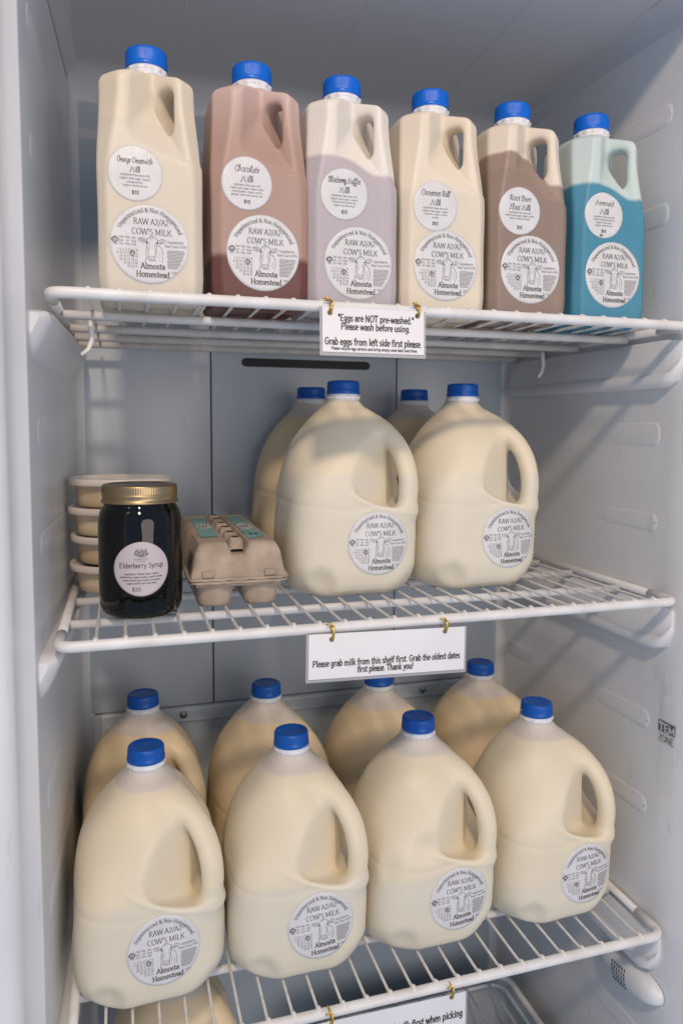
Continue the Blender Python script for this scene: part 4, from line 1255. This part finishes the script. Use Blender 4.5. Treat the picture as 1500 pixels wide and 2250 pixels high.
# ------------------------------------------------------------------ egg carton
def carton():
    t = thing('egg_carton', 'grey-brown pulp egg carton with teal label pieces on the middle shelf', 'egg carton', (.1805, .093, ZS[2]+TOP), math.radians(-.5))
    pulp = add_noise_wear(mat('moulded_pulp', (.3, .22, .17), .9), (.34, .265, .200), (.49, .39, .305), 40, 10, 1.0, 260)
    teal = add_noise_wear(mat('teal_print', (.18, .40, .40), .6), (.16, .34, .34), (.25, .44, .43), 60, 5, .2, 200)
    dk = mat('carton_shadow_hole', (.03, .022, .018), .9)
    L_ = .290; cw = .052
    rn = random.Random(2)
    # cup: eight sided tapering well
    def cup():
        V = []; F = []; n = 16
        rings = [(.0240, .0300), (.0236, .024), (.0216, .012), (.0196, .004), (.0176, .0008), (.010, 0), (.0001, .0004)]
        for r, z in rings:
            for k in range(n):
                a = 2*math.pi*(k+.5)/n
                q = r * (1.0 + .055*math.cos(4*a+math.pi))
                V.append((q*math.cos(a), q*math.sin(a), z))
        for j in range(len(rings)-1):
            for k in range(n): F.append((j*n+k, (j+1)*n+k, (j+1)*n+(k+1)%n, j*n+(k+1)%n))
        me = mesh_from('egg_cup', V, F, pulp, True); sharp_by_angle(me, 60); return me
    cm = cup()
    for i in range(6):
        for sx in (-1, 1): obj('egg_cup', cm, t, (sx*.0255, .0275 + i*.047, 0))
    # rim: wavy double flange
    def rimpts(off, zz, wob):
        P = rrect(-cw-off, cw+off, -off, L_+off, .012, zz, 5); out = []
        for i in range(len(P)):
            a = Vector(P[i]); b = Vector(P[(i+1) % len(P)]); m_ = max(1, int((b-a).length/.006))
            for k in range(m_):
                p = a.lerp(b, k/m_); out.append((p.x + rn.uniform(-wob, wob), p.y + rn.uniform(-wob, wob), zz + rn.uniform(-wob, wob)*.9))
        return out
    def flange(z0, z1, off, name):
        A = rimpts(off, z0, .0005); V = []; F = []
        N = len(A)
        V += A; V += [(x, y, z1 + rn.uniform(-.0003, .0003)) for x, y, z in A]
        V += [(x*.93, .01+(y-.01)*.97, z0) for x, y, z in A]; V += [(x*.93, .01+(y-.01)*.97, z1) for x, y, z in A]
        for i in range(N):
            j = (i+1) % N
            F += [(i, j, N+j, N+i), (2*N+j, 2*N+i, 3*N+i, 3*N+j), (N+i, N+j, 3*N+j, 3*N+i), (j, i, 2*N+i, 2*N+j)]
        me = mesh_from(name, V, F, pulp, True); sharp_by_angle(me, 40); return obj(name, me, t)
    flange(.0285, .0308, .0028, 'base_rim')
    flange(.0320, .0345, .0040, 'lid_rim')
    mb = MB(); mb.box(-.047, .047, .004, L_-.004, .024, .0300); obj('base_floor', mb.mesh('base_floor', pulp, False), t)
    # lid: cross sections lofted along the length with pinched ends
    def sect(y, s_, h):
        # s_: 0 at the foot, 1 at full height ; returns half profile mirrored
        zt = .033 + (.0385)*h
        vz = .033 + (.0255)*h
        xr = cw + .001
        P = [(-xr, .0335), (-xr+.0010, .038), (-xr+.006*1.0, .033+.030*h), (-xr+.0105, zt-.0012), (-xr+.0145, zt), (-.0150, zt), (-.0120, zt-.001), (-.0065, vz), (.0065, vz), (.0120, zt-.001), (.0150, zt), (xr-.0145, zt), (xr-.0105, zt-.0012), (xr-.006, .033+.030*h), (xr-.0010, .038), (xr, .0335)]
        return [(x, y, min(z, zt) if h > 0 else .0335) for x, z in P]
    rows = []
    ends = [(.0, 0.02), (.0012, .25), (.0045, .62), (.0085, .88), (.0125, .975), (.018, 1.0)]
    for y, h in ends: rows.append(sect(y, 1, h))
    for k in range(1, 24): rows.append(sect(.018 + (L_-.036)*k/24, 1, 1.0))
    for y, h in ends[::-1]: rows.append(sect(L_-y, 1, h))
    V = [p for r in rows for p in r]; n = len(rows[0]); F = []
    V = [(x, y, z + (rn.uniform(-.0003, .0003) if z > .034 else 0)) for x, y, z in V]
    for i in range(len(rows)-1):
        for k in range(n-1): F.append((i*n+k, i*n+k+1, (i+1)*n+k+1, (i+1)*n+k))
    me = mesh_from('lid', V, F, pulp, True); sharp_by_angle(me, 42)
    lid = obj('lid', me, t)
    # bumps with openings along the valley
    for i in range(6):
        y = .036 + i*.0435
        V = []; F = []
        sec = [(-.0105, .0600), (-.0075, .0705), (-.0048, .0742), (.0048, .0742), (.0075, .0705), (.0105, .0600)]
        for dy in (-.0145, -.0080, .0080, .0145):
            k_ = .25 if abs(dy) > .01 else 1
            for x, z in sec: V.append((x, y+dy, .0580 + (z-.0580)*k_))
        for a_ in range(3):
            for b_ in range(5): F.append((a_*6+b_, a_*6+b_+1, (a_+1)*6+b_+1, (a_+1)*6+b_))
        me = mesh_from('lid_post', V, F, pulp, True); post = obj('lid_post', me, lid)
        mb = MB(); mb.box(-.0046, .0046, y-.0068, y+.0052, .0640, .0745); me = mb.mesh('post_slot', dk, False); bevel_mesh(me, .0012, 2); obj('post_slot', me, lid)
    # printed paper label pieces on both flat tops
    tl = obj('top_label', mesh_from('top_label', [(x, y, .0722) for x, y in ((-.0365, .055), (-.0160, .055), (-.0160, .235), (-.0365, .235))], [(0,1,2,3)], teal), lid)
    tr_ = obj('top_label', mesh_from('top_label', [(x, y, .0722) for x, y in ((.0160, .030), (.0365, .050), (.0365, .250), (.0160, .250))], [(0,1,2,3)], teal), lid)
    wh = mat('label_white', (.55, .55, .52), .6)
    for (x0, x1, ya, yb) in ((.0165, .0345, .105, .165), (-.0340, -.0165, .120, .170)):
        P = [((x0+x1)/2 + (x1-x0)/2*math.cos(a), (ya+yb)/2 + (yb-ya)/2*math.sin(a), .0725) for a in [2*math.pi*k/16 for k in range(16)]]
        obj('badge', mesh_from('badge', P, [tuple(range(16))], wh), lid)
        a = Ink()
        for q in range(3): a.stroke([((x0+x1)/2-.005+q*.004, (ya+yb)/2-.012), ((x0+x1)/2-.004+q*.004, (ya+yb)/2+.012)], .0016)
        obj('badge_print', a.mesh('badge_print', mat('dark_teal_ink', (.03, .07, .08), .6), lambda u_, v_: (u_, v_, .0728)), lid)
    a = Ink()
    for q in range(2): a.stroke([(.0225+q*.006, .062), (.0225+q*.006, .070)], .0035)
    obj('label_print', a.mesh('label_print', D.materials['dark_teal_ink'], lambda u_, v_: (u_, v_, .0728)), lid)
    # side print on the left flank
    a = Ink()
    for q in range(9):
        yy = .020 + q*.0052; a.stroke([(yy, .040), (yy, .056)], .0022 if q % 2 else .0036)
    def flank(u_, v_):
        tt = (v_-.038)/(.063-.038); return (-.0521 + .0050*tt - .0006, u_, v_)
    obj('side_print', a.mesh('side_print', mat('brown_ink', (.07, .055, .045), .8), flank), lid)
    # end clasp tabs
    for sx in (-1, 1):
        mb = MB(); mb.box(sx*.034-.007, sx*.034+.007, -.0022, .0035, .0345, .0425); me = mb.mesh('corner_tab', pulp, False); bevel_mesh(me, .0020, 2); obj('corner_tab', me, t)
carton()

# ------------------------------------------------------------------ deli tubs
M['tub'] = add_noise_wear(mat('frosted_tub', (.74, .64, .48), .3, Subsurface_Weight=.3, Subsurface_Scale=.006), (.74, .58, .38), (.84, .72, .54), 22, 6, .1, 70, lo=.4, hi=.62)
M['tublid'] = mat('frosted_lid', (.72, .67, .62), .3, Subsurface_Weight=.3, Subsurface_Scale=.004)
M['spread'] = add_noise_wear(mat('pale_spread', (.8, .7, .5), .7), (.72, .58, .36), (.84, .76, .58), 45, 6, .8, 70)
def tub(i, label):
    t = thing('deli_tub', label, 'tub', (.0560 + (0, .002, -.001, .0005)[i], .252, ZS[2]+.0020+.0345*i), random.uniform(0, 6), 'stacked deli tubs at the left of the middle shelf')
    H = .0308
    prof = [(.0001, .0008), (.046, .0008), (.0485, 0), (.0502, .0015), (.0515, .010), (.0535, H-.007), (.0550, H-.005), (.0550, H-.001)]
    mb = MB(); mb.lathe(prof, 64); obj('tub_cup', mb.mesh('tub_cup', M['tub']), t)
    pr = [(.0001, .0020), (.039, .0020), (.0428, .0035), (.0444, .0105), (.0468, H*.80), (.0460, H*.84), (.0001, H*.86)]
    mb = MB(); mb.lathe(pr, 48, mod=lambda j, a: (.0005*math.sin(7*a+i) if j in (3, 4) else 0)); obj('contents', mb.mesh('contents', M['spread']), t)
    lp = [(.0520, H-.0045), (.0608, H-.0050), (.0618, H-.0035), (.0616, H+.0020), (.0606, H+.0034), (.0580, H+.0036), (.0560, H+.0018), (.0550, H-.0008), (.0001, H-.0008)]
    mb = MB(); mb.lathe(lp, 72); obj('tub_lid', mb.mesh('tub_lid', M['tublid']), t)
for i, lab in enumerate(('lowest tub of the stack of pale deli tubs behind the syrup jar', 'second tub from the bottom in the deli tub stack behind the jar', 'third tub from the bottom in the deli tub stack behind the jar', 'topmost deli tub of the stack, its lid fully visible above the jar')):
    tub(i, lab)

for me in (gal_base, gal_dent, hg_base): D.meshes.remove(me)
